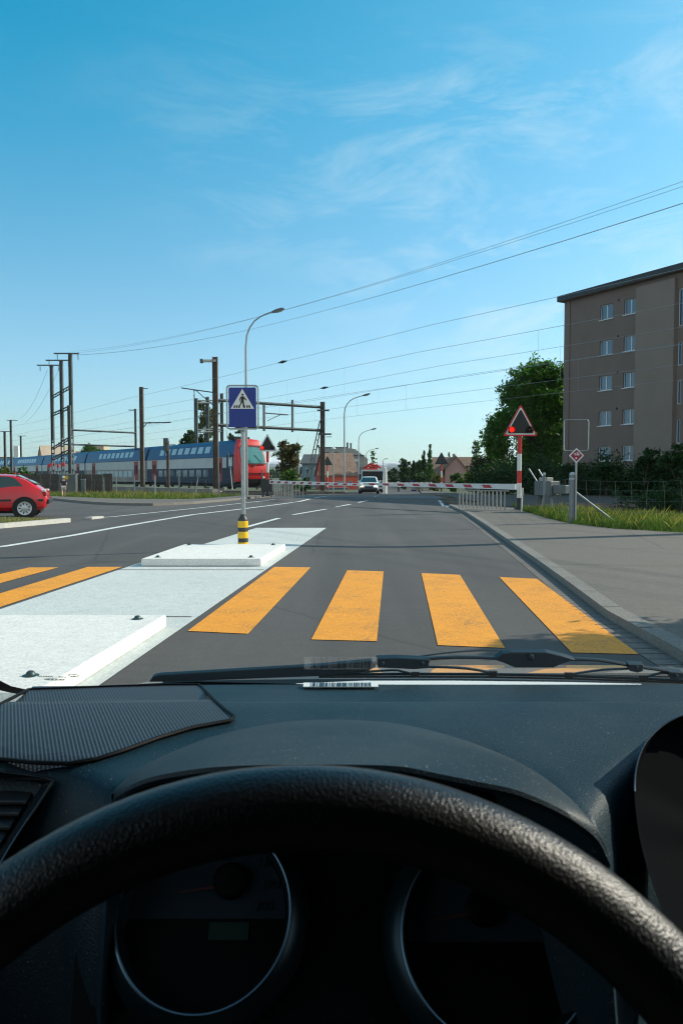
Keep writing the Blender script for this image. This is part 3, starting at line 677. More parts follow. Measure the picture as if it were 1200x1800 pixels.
# ================================================================== RIGHT VERGE: fence, posts, diamond sign
pb = thing('fence_corner_post', 'thick grey steel post with diagonal brace and red diamond plate', 'post', (5.68, 18.95, .05))
MB().tube([(0, 0, 0), (0, 0, 1.22)], .072, 16).build('post', 'steel_grey', pb, smooth=True)
MB().lathe([(.072, 1.22), (.06, 1.27), (0, 1.29)], 16).build('post_cap', 'galvanised', pb, smooth=True)
MB().lathe([(.075, 1.09), (.079, 1.10), (.079, 1.13), (.075, 1.14)], 16).build('collar', 'galvanised', pb, smooth=True)
MB().tube([(.05, -.02, .82), (1.08, -.12, .02)], .026, 8).build('brace', 'galvanised', pb, smooth=True)
MB().tube([(.075, -.06, .05), (.075, -.06, 1.55)], .025, 8).build('plate_pole', 'galvanised', pb, smooth=True)
dp = MB().prism([(.065+a*.185, -.10, 1.69+b*.185) for a, b in ((1, 0), (0, 1), (-1, 0), (0, -1))], (0, .01, 0), Matrix.Identity(4)).build('diamond_plate', 'sign_white', pb)
MB().prism([(.065+a*.145, -.105, 1.69+b*.145) for a, b in ((1, 0), (0, 1), (-1, 0), (0, -1))], (0, .004, 0)).build('red_field', 'diamond_red', dp)
mm_ = MB()      # worn pale pictogram: two slanted strokes, bar and dot
for q in ([(-.06, .03), (-.035, .045), (.0, -.01), (-.03, -.02)], [(.0, .06), (.025, .06), (.03, .0), (.005, .0)], [(.03, .045), (.055, .03), (.075, -.005), (.05, -.02)], [(-.05, .005), (.05, .005), (.05, -.015), (-.05, -.015)]):
    mm_.prism([(.065+a, -.108, 1.71+b) for a, b in q], (0, .002, 0))
mm_.prism([(.055+.022*math.cos(k*.628), -.108, 1.625+.022*math.sin(k*.628)) for k in range(10)], (0, .002, 0))
mm_.build('pictogram', 'sign_white', dp)
ef = thing('empty_sign_frame', 'empty rounded square tube frame above the red diamond plate', 'sign frame', (5.755, 18.95, .05))
ring_tube(MB(), rrect(.0, 2.19, .30, .38, .06, -.03), .012).build('frame_tube', 'galvanised', ef, smooth=True)
MB().tube([(0, 0, 1.56), (0, 0, 1.82)], .016, 8).build('frame_stem', 'steel_grey', ef)
p2 = thing('fence_post', 'slim grey round fence post before the barrier drive cabinet', 'fence post', (6.42, 24.4, .05), 0)
MB().tube([(0, 0, 0), (0, 0, 1.2)], .038, 12).build('post', 'steel_grey', p2, smooth=True)
MB().lathe([(.04, 1.2), (.05, 1.24), (.035, 1.29), (0, 1.3)], 12).build('post_cap', 'galvanised', p2, smooth=True)
def mesh_fence(pts, h, label, z0=.05, nx=.35, hs_=(0, .3, .55, .8, 1.0), post_r=.03, r=.0032, posts=(), cat='fence'):
    t = thing('wire_fence', label, cat, (pts[0][0], pts[0][1], 0))
    o = Vector((pts[0][0], pts[0][1], 0)); net = MB()
    for i in range(len(pts)-1):
        a = Vector((*pts[i], 0)); b = Vector((*pts[i+1], 0)); L = (b-a).length; n = max(2, int(L/nx))
        prev = None
        for k in range(n+1):
            p = a.lerp(b, k/n)-o; g = gz((p+o).y)+z0; sg_ = .05*math.sin(math.pi*k/n)
            if k < n:
                q = a.lerp(b, (k+1)/n)-o
                for f_ in hs_:
                    sg2 = .05*math.sin(math.pi*(k+1)/n); j = random.uniform(-.012, .012)
                    net.tube([(p.x, p.y, g+h*max(f_, .03)-sg_*f_), (q.x, q.y, g+h*max(f_, .03)-sg2*f_+j*0)], r, 4, cap=False)
            jx = random.uniform(-.06, .06)
            net.tube([(p.x, p.y, g), (p.x+jx, p.y, g+h*.55), (p.x+random.uniform(-.05, .05), p.y, g+h-sg_)], r, 4, cap=False)
    net.build('wire_net', 'net_wire', t)
    for (x, y, hh, rr_, m_) in posts:
        MB().tube([(x-o.x, y-o.y, gz(y)), (x-o.x, y-o.y, gz(y)+hh)], rr_, 8).build('post', m_, t, smooth=True)
    return t
mesh_fence([(6.42, 24.4), (5.70, 19.05)], 1.12, 'sagging wire mesh fence between the two grey posts')
mesh_fence([(5.70, 19.1), (8.3, 17.9), (11.6, 16.3), (16, 14.2)], 1.10, 'wire mesh fence running right from the thick post before the hedge', posts=[(11.6, 16.3, 1.15, .03, 'steel_grey')], nx=.33)

# ================================================================== LEFT SIDE FENCE
fp = []
for px, m_, hh in ((150, 'steel_grey', 1.1), (183, 'steel_grey', 1.15), (205, 'steel_grey', 1.2), (237, 'steel_grey', 1.2), (273, 'galvanised', 1.25), (315, 'steel_grey', 1.3), (385, 'steel_grey', 1.5)):
    Yp = 46-(px-150)/235*4.3; fp.append(((px-600)/F*Yp, Yp, hh, .035, m_))
fence_pts = [(p[0], p[1]) for p in fp]+[(-5.3, 41.6)]
mesh_fence([(-21, 50)]+fence_pts, 1.05, 'wire mesh fence on grey posts along the left verge', z0=.03, nx=.8, r=.006, hs_=(.3, .7, 1.0), posts=fp)
pl_ = thing('leaning_stake', 'pale wooden stake leaning against the left wire fence', 'stake', ((345-600)/F*43, 42.6, .05))
MB().tube([(0, 0, 0), (.18, 0, 1.1)], .03, 6).build('stake_shaft', 'skirt_grey', pl_)
for px, hh in ((461, 1.5), (477, 1.25)):
    s_ = thing('steel_stake', 'dark steel stake just left of the left crossing signal' if px == 461 else 'dark steel stake just right of the left crossing signal', 'stake', ((px-600)/F*42.6, 42.6, .05))
    MB().tube([(0, 0, 0), (0, 0, hh)], .04, 8).build('stake_shaft', 'mast_steel', s_)
# low stone wall between verge and ballast, concrete footings
wl = MB().prism([(*rw(26, .3), .0), (*rw(60, .3), -.1), (*rw(60, .7), -.1), (*rw(26, .7), .0)], (0, 0, .42)).build('stone_wall', 'concrete_wall')
tag(wl, 'low rough stone wall between left grass verge and the tracks', 'wall')
wf = thing('board_fence', 'grey weathered board fence behind the pedestrian', 'fence', (-19.3, 52.5, 0), R(-4))
for i in range(10):
    MB().box(i*.72-3.4, i*.72-2.72, 0, .05, .1, 1.35+.04*math.sin(i*2.3)).build('board_panel', 'wood_grey', wf)
cb = thing('trackside_cabinet', 'grey trackside cabinet with a small yellow notice behind the pedestrian', 'cabinet', (-18.6, 51.4, 0), R(4))
MB().box(-.2, .9, -.25, .25, 0, 1.32).build('housing', 'cabinet_grey', cb, bevel=.03)
MB().box(-.25, .95, -.3, .3, 1.32, 1.38).build('lid', 'galvanised', cb)
MB().box(.12, .42, -.262, -.252, 1.0, 1.25).build('notice', 'notice_yellow', cb)
cb2 = thing('trackside_cabinet', 'small pale cabinet on the verge right of the pedestrian', 'cabinet', ((147-600)/F*46.5, 46.5, 0))
MB().box(-.11, .11, -.1, .1, .0, 1.0).build('housing', 'cabinet_grey', cb2, bevel=.02)
MB().box(-.13, .13, -.12, .12, 1.0, 1.03).build('lid', 'galvanised', cb2)

# ================================================================== RAILWAY MASTS AND WIRES
def hmast(mb, h, w=.26, lattice=0, x=0, y=0):
    t_ = .035
    mb.box(x-w/2, x-w/2+t_, y-w/2, y+w/2, 0, h).box(x+w/2-t_, x+w/2, y-w/2, y+w/2, 0, h)
    if lattice:
        mb.box(x-w/2, x+w/2, y-.02, y+.02, lattice, h)
        z = .2
        while z < lattice:
            mb.box(x-w/2, x+w/2, y-.03, y+.03, z, z+.22); z += .75
    else: mb.box(x-w/2+t_, x+w/2-t_, y-.02, y+.02, 0, h)
    return mb
def mast_thing(px, Y, ztop, label, w=.3, m='mast_steel', lattice=0, grp='railway masts'):
    X = (px-600)/F*Y; t = thing('railway_mast', label, 'mast', (X, Y, gz(Y)), 0, grp)
    hmast(MB(), ztop-gz(Y), w, lattice).build('mast_post', m, t)
    MB().box(-w, w, -w, w, -.3, .25).build('mast_footing', 'concrete_wall', t)
    return t
tri_pos = [(95, 102, 15.85), (112, 96, 15.6), (128, 90, 15.5)]
names = ['leftmost of the three tall linked masts', 'middle one of the three tall linked masts', 'rightmost and nearest of the three tall linked masts']
def insul(mb, p, L=.7):
    p = vec(p); z = p.z
    for k in range(7): mb.lathe([(.02, -.05), (.07, -.03), (.07, .0), (.02, .02)], 8, Matrix.Translation((p.x, p.y, z-.1*k)))
    return mb
tops = []
for (px, Y, zt), nm in zip(tri_pos, names):
    t = mast_thing(px, Y, zt, nm, .38, lattice=6.5); tops.append((t, (px-600)/F*Y, Y, zt))
    MB().box(-1.9, 1.0, -.07, .07, zt-gz(Y)-.15, zt-gz(Y)).build('cross_arm', 'mast_steel', t)
    for x in (-1.5, .9):
        insul(MB(), (x, 0, zt-gz(Y)-.2)).build('insulator', 'insulator', t)
def beam(a, b, hgt, label, name='cross_beam', lat=True, m='mast_steel', wd=.1):
    a = vec(a); b = vec(b); mb = MB(); d = (b-a); n = max(2, int(d.length/1.0))
    mb.tube([a, b], wd*.8, 4)
    if lat:
        u = Vector((0, 0, hgt)); mb.tube([a+u, b+u], wd*.8, 4)
        for k in range(n):
            p = a.lerp(b, k/n); q = a.lerp(b, (k+1)/n)
            mb.tube([p, q+u] if k % 2 == 0 else [p+u, q], wd*.4, 4, cap=False)
    return tag(mb.build(name, m), label, 'beam')
for (z1, nm) in ((11.4, 'upper'), (9.1, 'lower')):
    beam((tops[0][1], 102, z1), (tops[2][1], 90, z1), .35, nm+' lattice beam linking the three tall masts')
beam((tops[0][1], 102, 3.3), (tops[2][1], 90, 4.1), .35, 'low lattice beam near the feet of the three tall masts')
beam((tops[0][1], 102, 4.7), (tops[2][1], 90, 5.6), .3, 'second low lattice beam just above the train roof by the three masts')
# lower secondary mast beside the rightmost + long beams to mast at px 240
tm = mast_thing(124.5, 84, 8.9, 'shorter mast standing beside the nearest tall mast', .32)
m240 = mast_thing(240, 92, 9.2, 'thin mast carrying the right ends of the two long horizontal beams', .22)
MB().box(-.8, .1, -.04, .04, 9.0-gz(92), 9.1-gz(92)).build('cross_arm', 'mast_steel', m240)
def wp(px, py, Y): return at(px, py, Y)
beam(wp(120, 755.5, 84), wp(240, 761, 92), 0, 'upper long horizontal tube beam above the train at left', lat=False, wd=.13)
beam(wp(112, 781, 86), wp(240, 785, 92), 0, 'lower long horizontal tube beam touching the train roof at left', lat=False, wd=.12)
for px, Y, zt, lb in ((22, 120, 9.9, 'slim mast at far left edge beside the beige building'), (11, 112, 7.7, 'leftmost low mast at the very edge of the view'), (39, 150, 9.0, 'small distant mast behind the bush at left')):
    t = mast_thing(px, Y, zt, lb, .28)
    MB().box(-.6, 1.1, -.04, .04, zt-gz(Y)-.1, zt-gz(Y)).build('cross_arm', 'mast_steel', t)
m251 = mast_thing(251, 72, 9.5, 'brown post with a short arm in front of the train, right of the three masts', .34, 'mast_brown')
MB().tube([(0, 0, 6.55), (2.7, 0, 6.6)], .06, 6).tube([(.1, 0, 6.1), (.5, 0, 6.55)], .04, 6).build('arm', 'mast_steel', m251)
for k in range(3): MB().lathe([(.05, 0), (.12, .03), (.05, .06)], 8, Matrix.Translation((.6+.1*k, 0, 6.57)) @ Matrix.Rotation(R(90), 4, 'Y')).build('insulator', 'insulator', m251)
MB().box(0, .6, -.03, .03, 9.72, 9.78).build('cross_arm', 'mast_steel', m251)
m294 = mast_thing(296, 68, 4.3, 'short brown post with a dark relay box before the train', .22, 'mast_brown')
MB().box(-.35, .05, -.2, .2, 3.4+.33, 4.55+.33).build('relay_box', 'mast_steel', m294, bevel=.02)
MB().tube([(0, 0, 4.3), (.7, 0, 4.32)], .03, 6).build('arm', 'mast_steel', m294)
m380 = mast_thing(380, 64, 11.05, 'tall mast with a flat lamp arm left of the blue sign', .42, 'mast_brown')
h0 = -gz(64)
MB().box(-1.15, .1, -.16, .16, 10.62+h0, 10.82+h0).build('lamp_arm', 'lamp_glass', m380, bevel=.02)
MB().box(-1.22, -1.0, -.2, .2, 10.55+h0, 10.86+h0).build('lamp_end', 'mast_steel', m380)
MB().tube([(0, 0, 8.1+h0), (-2.8, 0, 8.5+h0)], .05, 6).tube([(0, 0, 6.9+h0), (-1.6, 0, 8.3+h0)], .04, 6).build('arm', 'mast_steel', m380)
insul(MB(), (-1.75, 0, 8.3+h0)).build('insulator', 'insulator', m380)
m567 = mast_thing(567, 70.2, 7.95, 'portal mast with a leaning lattice strut before the red house', .42, 'mast_brown')
hm = -gz(70)
st = MB(); a0 = Vector((-.15, 0, 6.2+hm)); a1 = Vector((-1.45, .2, 0.6)); 
for dx in (-.17, .17): st.tube([a0+Vector((dx*.6, 0, 0)), a1+Vector((dx, 0, 0))], .05, 4)
for k in range(7): q = a0.lerp(a1, k/7); st.tube([q+Vector((-.16, 0, 0)), q+Vector((.16, 0, 0))], .035, 4)
st.build('strut', 'mast_steel', m567)
MB().box(-.4, .8, -.1, .1, 4.95+hm, 5.1+hm).box(.3, .8, -.1, .1, 4.75+hm, 4.8+hm).build('bracket', 'mast_steel', m567)
MB().box(-.5, .6, -.1, .1, 7.1+hm, 7.25+hm).build('bracket', 'mast_steel', m567)
pa = Vector((m380.location.x, 64, 0)); pbn = Vector((m567.location.x, 70.2, 0))
po = thing('portal_beam', 'double steel portal beam spanning the tracks behind the blue sign', 'gantry', pa)
dd = pbn-pa
MB().tube([(0, 0, 7.5), dd+Vector((0, 0, 7.45))], .13, 4).build('top_chord', 'mast_steel', po)
MB().tube([(0, 0, 5.45), dd+Vector((0, 0, 5.35))], .13, 4).build('bottom_chord', 'mast_steel', po)
for u, z2 in ((.43, 7.45), (.70, 7.95)):
    p = dd*u; MB().tube([p+Vector((0, 0, 5.1)), p+Vector((0, 0, z2))], .11, 4).build('upright', 'mast_steel', po)
p = dd*.44
MB().tube([p+Vector((0, 0, 6.65)), p+Vector((1.9, 1.3, 6.6))], .06, 6).tube([p+Vector((.2, .1, 6.0)), p+Vector((1.3, .9, 6.6))], .03, 6).build('registration_arm', 'mast_steel', po)
# second group of three masts behind the train
g3 = [(346, 90, 10.25), (366, 98, 11.2), (391, 104, 12.3)]
lb3 = ['leftmost of the three masts rising behind the train', 'middle one of the three masts rising behind the train', 'rightmost of the three masts rising behind the train']
for (px, Y, zt), nm in zip(g3, lb3): mast_thing(px, Y, zt, nm, .40, lattice=5)
for z1, nm in ((9.7, 'upper'), (6.3, 'lower')):
    beam(((346-600)/F*90, 90, z1), ((391-600)/F*104, 104, z1*1.14), .3, nm+' lattice beam linking the three masts behind the train')
gw = tag(MB().tube([wp(397, 745, 80), wp(409, 862, 62)], .035, 6).build('guy_strut', 'skirt_grey'), 'pale diagonal guy strut in front of the train cab', 'guy wire')
def wire(P, label, r=.018, grp='overhead wires', mt='wire_metal', name='overhead_wire'):
    return tag(MB().tube(P, r, 4, cap=False).build(name, mt), label, 'wire', grp)
def par(a, b, sag, n=16, s2=None):
    a = vec(a); b = vec(b); return [a.lerp(b, k/n)-Vector((0, 0, 4*sag*(k/n)*(1-k/n))) for k in range(n+1)]
# high voltage lines: from the three tall masts over the crossing to a mast out of view at right
lab = {0: 'upper line of the high pair crossing the sky to top right', 1: 'second line of the high pair crossing the sky to top right', 2: 'upper line of the low pair crossing the sky to the right', 3: 'lowest line of the four crossing the sky to the right'}
E1 = Vector((-31.4, 90, 15.45)); D1 = Vector((TD.x, TD.y, 0))*-1
for k, (dn, dz) in enumerate(((.0, 0), (1.0, .2), (0.4, -.2), (.5, -.22))):
    P = []
    for i in range(33):
        s_ = 132*i/32; z = 15.45-.108*s_+.000813*s_*s_+dz
        if k >= 2: z -= .45*min(1, s_/40)
        q = E1+D1*s_+Vector((ND.x, ND.y, 0))*dn*(1 if k != 3 else .6)*(s_/80); P.append((q.x, q.y, z))
    wire(P, lab[k], .0085)
# lines going left and down from the tall masts
for k, ((px, py, Y), e) in enumerate((((84, 650, 102), (36, 735, 160)), ((108, 640, 98), (45, 742, 160)))):
    wire(par(at(px, py, Y), at(e[0], e[1], e[2]), 1.2, 8), ('thin line falling left from the leftmost tall mast' if k == 0 else 'thin line falling left from the middle tall mast'), .02)
# catenary over each track: messenger, contact, droppers
for j, o in enumerate((2.2, 4.0, 8.5, 13.1)):
    ct = thing('catenary', ['feeder wire nearest to the road along the railway', 'catenary wires over the nearest track', 'catenary wires over the second track', 'catenary wires over the track with the train'][j], 'overhead line', (0, 0, 0), 0, 'catenary lines along the tracks')
    sp = [-34, 8+j*3, 46+j*1.5, 84, 124]
    for i in range(len(sp)-1):
        a, b = sp[i], sp[i+1]
        def pt(s_, z): x, y = rw(s_, o); return Vector((x, y, z+(gz(y) if y > 45 else 0)*.5))
        hi = [7.9, 7.25, 7.35, 7.5][j]
        P = [pt(a+(b-a)*k/12, hi-4*.12*(k/12)*(1-k/12)) for k in range(13)]
        MB().tube(P, .008, 4, cap=False).build('messenger_wire', 'wire_metal', ct)
        if j:
            MB().tube([pt(a+(b-a)*k/6, 5.75) for k in range(7)], .007, 4, cap=False).build('contact_wire', 'wire_metal', ct)
            dr = MB()
            for k in (2, 4, 6, 8, 10): dr.tube([P[k], pt(a+(b-a)*k/12, 5.75)], .005, 3, cap=False)
            dr.build('droppers', 'wire_metal', ct)
        if j in (0, 2) and i == 1:
            q = P[4]; MB().tube([q-Vector((TD.x, TD.y, 0))*.5, q, q+Vector((TD.x, TD.y, 0))*.5], [.02, .09, .02], 8).build('insulator', 'insulator', ct)

# ================================================================== BUILDINGS
def holed_wall(mb, L, H, holes, y=0, depth=.16, z0=0, x0=0):
    xs = sorted({x0, L}|{h[0] for h in holes}|{h[1] for h in holes}); zs = sorted({z0, H}|{h[2] for h in holes}|{h[3] for h in holes})
    for i in range(len(xs)-1):
        for j in range(len(zs)-1):
            cx, cz = (xs[i]+xs[i+1])/2, (zs[j]+zs[j+1])/2
            if any(h[0] < cx < h[1] and h[2] < cz < h[3] for h in holes): continue
            mb.add([(xs[i], y, zs[j]), (xs[i+1], y, zs[j]), (xs[i+1], y, zs[j+1]), (xs[i], y, zs[j+1])], [(0, 1, 2, 3)])
    for a, b, c, d in holes:
        mb.add([(a, y, c), (b, y, c), (b, y, d), (a, y, d), (a, y+depth, c), (b, y+depth, c), (b, y+depth, d), (a, y+depth, d)], [(0, 1, 5, 4), (1, 2, 6, 5), (2, 3, 7, 6), (3, 0, 4, 7)])
    return mb
def window(parent, a, b, c, d, y=0, depth=.15, mull=.55, frame='window_frame', sill=True, glass='window_glass'):
    w_ = MB(); f_ = .05; yf = y+depth-.05
    w_.box(a, b, yf, yf+.05, c, c+f_).box(a, b, yf, yf+.05, d-f_, d).box(a, a+f_, yf, yf+.05, c+f_, d-f_).box(b-f_, b, yf, yf+.05, c+f_, d-f_)
    if mull: m = a+(b-a)*mull; w_.box(m-.05, m+.05, yf-.01, yf+.05, c+f_, d-f_)
    wo = w_.build('window', frame, parent)
    MB().box(a+.02, b-.02, yf+.02, yf+.035, c+.02, d-.02).build('pane', glass, wo)
    if sill: MB().box(a-.08, b+.08, y-.07, yf-.002, c-.06, c-.002).build('sill', frame, wo)
    return wo
ab = thing('apartment_building', 'five storey brown rendered apartment block with dark flat roof at right', 'building', (16.96, 59, -.3), math.atan2(-.868, .496))
zo = .3; L_ = 42.0; H_ = 14.4+zo
cols = [(3.39, 4.54), (5.52, 6.60), (12.0, 13.1), (15.0, 16.1), (19, 20.1), (23, 24.1), (28, 29.1), (33, 34.1), (38, 39.1)]
rows_ = [2.83, 5.36, 7.90, 10.42, 12.95]
holes = [(a, b, z-.52+zo, z+.52+zo) for a, b in cols for z in rows_]
stair = [(9.86, 10.16, 10.95, 13.35), (9.86, 10.16, 8.4, 9.95), (9.86, 10.16, 5.9, 7.45), (9.86, 10.16, 3.35, 4.9)]
holes += [(a, b, c+zo, d+zo) for a, b, c, d in stair]
wmb = holed_wall(MB(), L_, H_, holes)
wmb.add([(0, 0, 0), (0, 12, 0), (0, 12, H_), (0, 0, H_)], [(0, 1, 2, 3)]).add([(L_, 0, 0), (L_, 12, 0), (L_, 12, H_), (L_, 0, H_)], [(0, 1, 2, 3)]).add([(0, 12, 0), (L_, 12, 0), (L_, 12, H_), (0, 12, H_)], [(0, 1, 2, 3)])
wmb.build('wall', 'render_brown', ab, fix=False)
MB().box(6.72, 9.75, -.28, -.002, .0, H_-.35).build('stair_tower', 'render_light', ab)
MB().box(.003, .55, -.07, -.002, 0, H_-.02).build('corner_pier', 'render_brown', ab)
ro = MB().box(-.35, L_+.5, -.50, 12.6, H_+.02, H_+.44).build('roof', 'fascia_dark', ab)
MB().box(-.3, L_+.45, -.45, 12.5, H_+.002, H_+.02).build('soffit', 'render_light', ro)
for a, b in cols:
    for z in rows_:
        window(ab, a, b, z-.52+zo, z+.52+zo, mull=random.choice((.5, .55)), depth=.17)
for a, b, c, d in stair: window(ab, a, b, c+zo, d+zo, mull=0, sill=False, depth=.12)
for z in rows_:
    if z > 3: MB().box(4.98, 5.10, -.03, -.002, z+.55+zo, z+.70+zo).build('vent_cap', 'dark_hole', ab)

def gable_house(name, label, loc, rz, L, W, eave, ridge, wall, roof, base=-.5, over=.3, windows=(), gwindows=(), chim=None, grp=None):
    """long side along x at y=0 facing -y; gables at x=0 and x=L"""
    t = thing(name, label, 'house', loc, rz, grp)
    P = lambda x: [(x, 0, base), (x, W, base), (x, W, eave), (x, W/2, ridge), (x, 0, eave)]
    MB().prism(P(0), (L, 0, 0)).build('wall', wall, t)
    k = (ridge-eave)/(W/2); o_ = over; th = .16
    rf = MB()
    for s_ in (0, 1):
        y0 = -o_ if s_ == 0 else W+o_; e = eave-k*o_+.03
        rf.prism([(-o_, y0, e), (-o_, W/2, ridge+.03), (-o_, W/2, ridge+th+.03), (-o_, y0, e+th)], (L+2*o_, 0, 0))
    r_ = rf.build('roof', roof, t)
    if chim: MB().box(chim[0], chim[0]+chim[2], W*.45, W*.45+chim[2], ridge-.5, ridge+chim[1]).build('chimney', wall, r_)
    for a, b, c, d in windows:
        wo = MB().box(a, b, -.05, -.003, c, d).build('window', 'window_frame', t); MB().box(a+.06, b-.06, -.06, -.052, c+.06, d-.06).build('pane', 'window_glass', wo)
    for a, b, c, d in gwindows:
        wo = MB().box(-.05, -.003, a, b, c, d).build('window', 'slate', t); MB().box(-.06, -.052, a+.06, b-.06, c+.06, d-.06).build('pane', 'window_glass', wo)
    return t
gable_house('red_house', 'red rendered house with steep brown tiled roof beyond the crossing', (-2.15, 108, 0), R(14), 4.6, 7.0, 1.25, 4.35, 'red_render', 'brown_tile', base=-1.2, over=.18,
            windows=[(1.6, 2.0, -.1, .5), (2.3, 2.7, -.1, .5), (3.3, 3.7, -.1, .5), (.3, 3.2, -1.1, -.45)], gwindows=[(2.0, 2.7, 1.2, 1.9), (3.1, 3.8, 1.2, 1.9), (4.6, 5.3, 1.2, 1.9), (1.6, 2.6, -.6, .2), (4.2, 5.2, -.6, .2)])
gb = thing('grey_building', 'pale grey block with mansard top standing behind the red house', 'building', (-4.0, 135, -1))
MB().prism([(0, 0, 0), (8.6, 0, 0), (8.6, 0, 5.2), (6.4, 0, 6.9), (4.8, 0, 7.1), (0, 0, 7.1)], (0, 8, 0)).build('wall', 'grey_render', gb)
MB().box(-.1, 5.0, -.1, 8, 7.1, 7.25).build('roof', 'slate', gb)
for x in (1.1, 2.6): wo = MB().box(x, x+.8, -.06, -.003, 5.7, 6.4).build('window', 'slate', gb); MB().box(x+.08, x+.72, -.07, -.062, 5.8, 6.3).build('pane', 'window_glass', wo)
MB().box(4.9, 5.2, 1, 1.6, 6.9, 8.1).box(5.5, 5.8, 1, 1.6, 6.6, 8.0).build('chimney', 'slate', gb)
MB().box(-.25, .1, .5, 1.1, 7.25, 7.6).build('chimney', 'slate', gb)
fb = thing('flat_roofed_building', 'flat roofed grey building with pale balcony and blue lower wall left of the truck', 'building', (.6, 130, -1))
MB().box(0, 3.0, 0, 7, 3.6, 5.6).build('wall', 'grey_render', fb)
MB().box(-.3, 3.25, -.3, 7, 5.6, 5.75).build('roof', 'slate', fb)
MB().box(.9, 2.2, -.5, -.02, 4.6, 5.0).build('balcony', 'sign_white', fb)
MB().box(.9, 3.3, .15, 6.5, 0, 3.59).build('lower_wall', 'blue_render', fb)
for x in (1.3, 2.3): MB().box(x, x+.6, .09, .148, 1.6, 2.9).build('window', 'window_glass', fb)
gable_house('blue_house', 'small blue grey house with dark roof half hidden by the leaning strut', (-6.4, 125, 0), R(-8), 3.2, 6, 3.2, 4.6, 'blue_render', 'slate', base=-1.2, windows=[(.6, 1.1, 1.5, 2.4), (1.9, 2.4, 1.5, 2.4)])
sp_ = thing('church_spire', 'thin dark church spire above the copper tree', 'spire', ((523-600)/F*380, 380, -1))
MB().lathe([(1.0, 0), (1.0, 10), (.9, 12), (.0, 19.5)], 6).build('spire_cone', 'slate', sp_)
MB().lathe([(.25, 19.2), (.05, 19.6), (.03, 21)], 5).build('finial', 'mast_steel', sp_)
bh = gable_house('brown_roofed_house', 'brown roofed house with a beige cross gable beyond the crossing at right', ((762-600)/F*120, 120, 0), R(-6), 6.9, 8, 1.4, 4.05, 'pink_render', 'brown_tile', base=-1.2, chim=(3.0, .7, .4))
bg_ = MB().prism([(1.7, -1.2, -1.2), (5.0, -1.2, -1.2), (5.0, -1.2, 2.1), (3.3, -1.2, 4.1), (1.7, -1.2, 2.3)], (0, 5, 0)).build('gable', 'pink_render', bh)
MB().prism([(3.25, -1.5, 4.15), (5.35, -1.5, 1.75), (5.35, -1.5, 1.95), (3.25, -1.5, 4.4)], (0, 5, 0)).prism([(3.3, -1.5, 4.15), (1.3, -1.5, 1.95), (1.3, -1.5, 2.15), (3.3, -1.5, 4.4)], (0, 5, 0)).build('gable_roof', 'brown_tile', bh)
gable_house('pink_house', 'mauve gabled house behind the train at far left', ((66-600)/F*210, 215, 0), R(35), 9, 6.5, 5.5, 9.6, 'pink_render', 'beige_render', over=.3, chim=(5, 1.2, .8))
gable_house('pink_row', 'lower pink terrace joined behind the three tall masts', ((88-600)/F*215, 222, 0), R(4), 7.5, 8, 5.2, 8.2, 'pink_render', 'brown_tile', over=.3, chim=(1.5, 1.6, .7))
bb = thing('beige_building', 'long low beige building with a white chimney tower at far left edge', 'building', (-118, 250, 0))
MB().box(0, 15, 0, 10, -1, 7.0).build('wall', 'beige_render', bb)
MB().box(15, 25, 1, 10, -1, 5.2).build('wall', 'beige_render', bb)
MB().box(-.3, 15.3, -.3, 10.3, 7.0, 7.3).build('roof', 'brown_tile', bb)
MB().box(12.0, 13.6, -.8, .0, -1, 10.8).build('chimney_tower', 'sign_white', bb)
for k in range(5): MB().box(1+2.2*k, 2.2+2.2*k, -.04, -.003, 3, 4.5).build('window', 'window_glass', bb)
b2 = thing('flat_building', 'beige flat building peeking above the tree behind the train', 'building', ((155-600)/F*260, 262, 0))
MB().box(0, 8.5, 0, 8, -1, 9.8).build('wall', 'beige_render', b2); MB().box(1.0, 5, -.2, 6, 9.8, 11.4).build('upper_floor', 'beige_render', b2)
MB().box(-.2, 8.7, -.2, 8.2, 9.8, 10.0).build('roof', 'slate', b2)

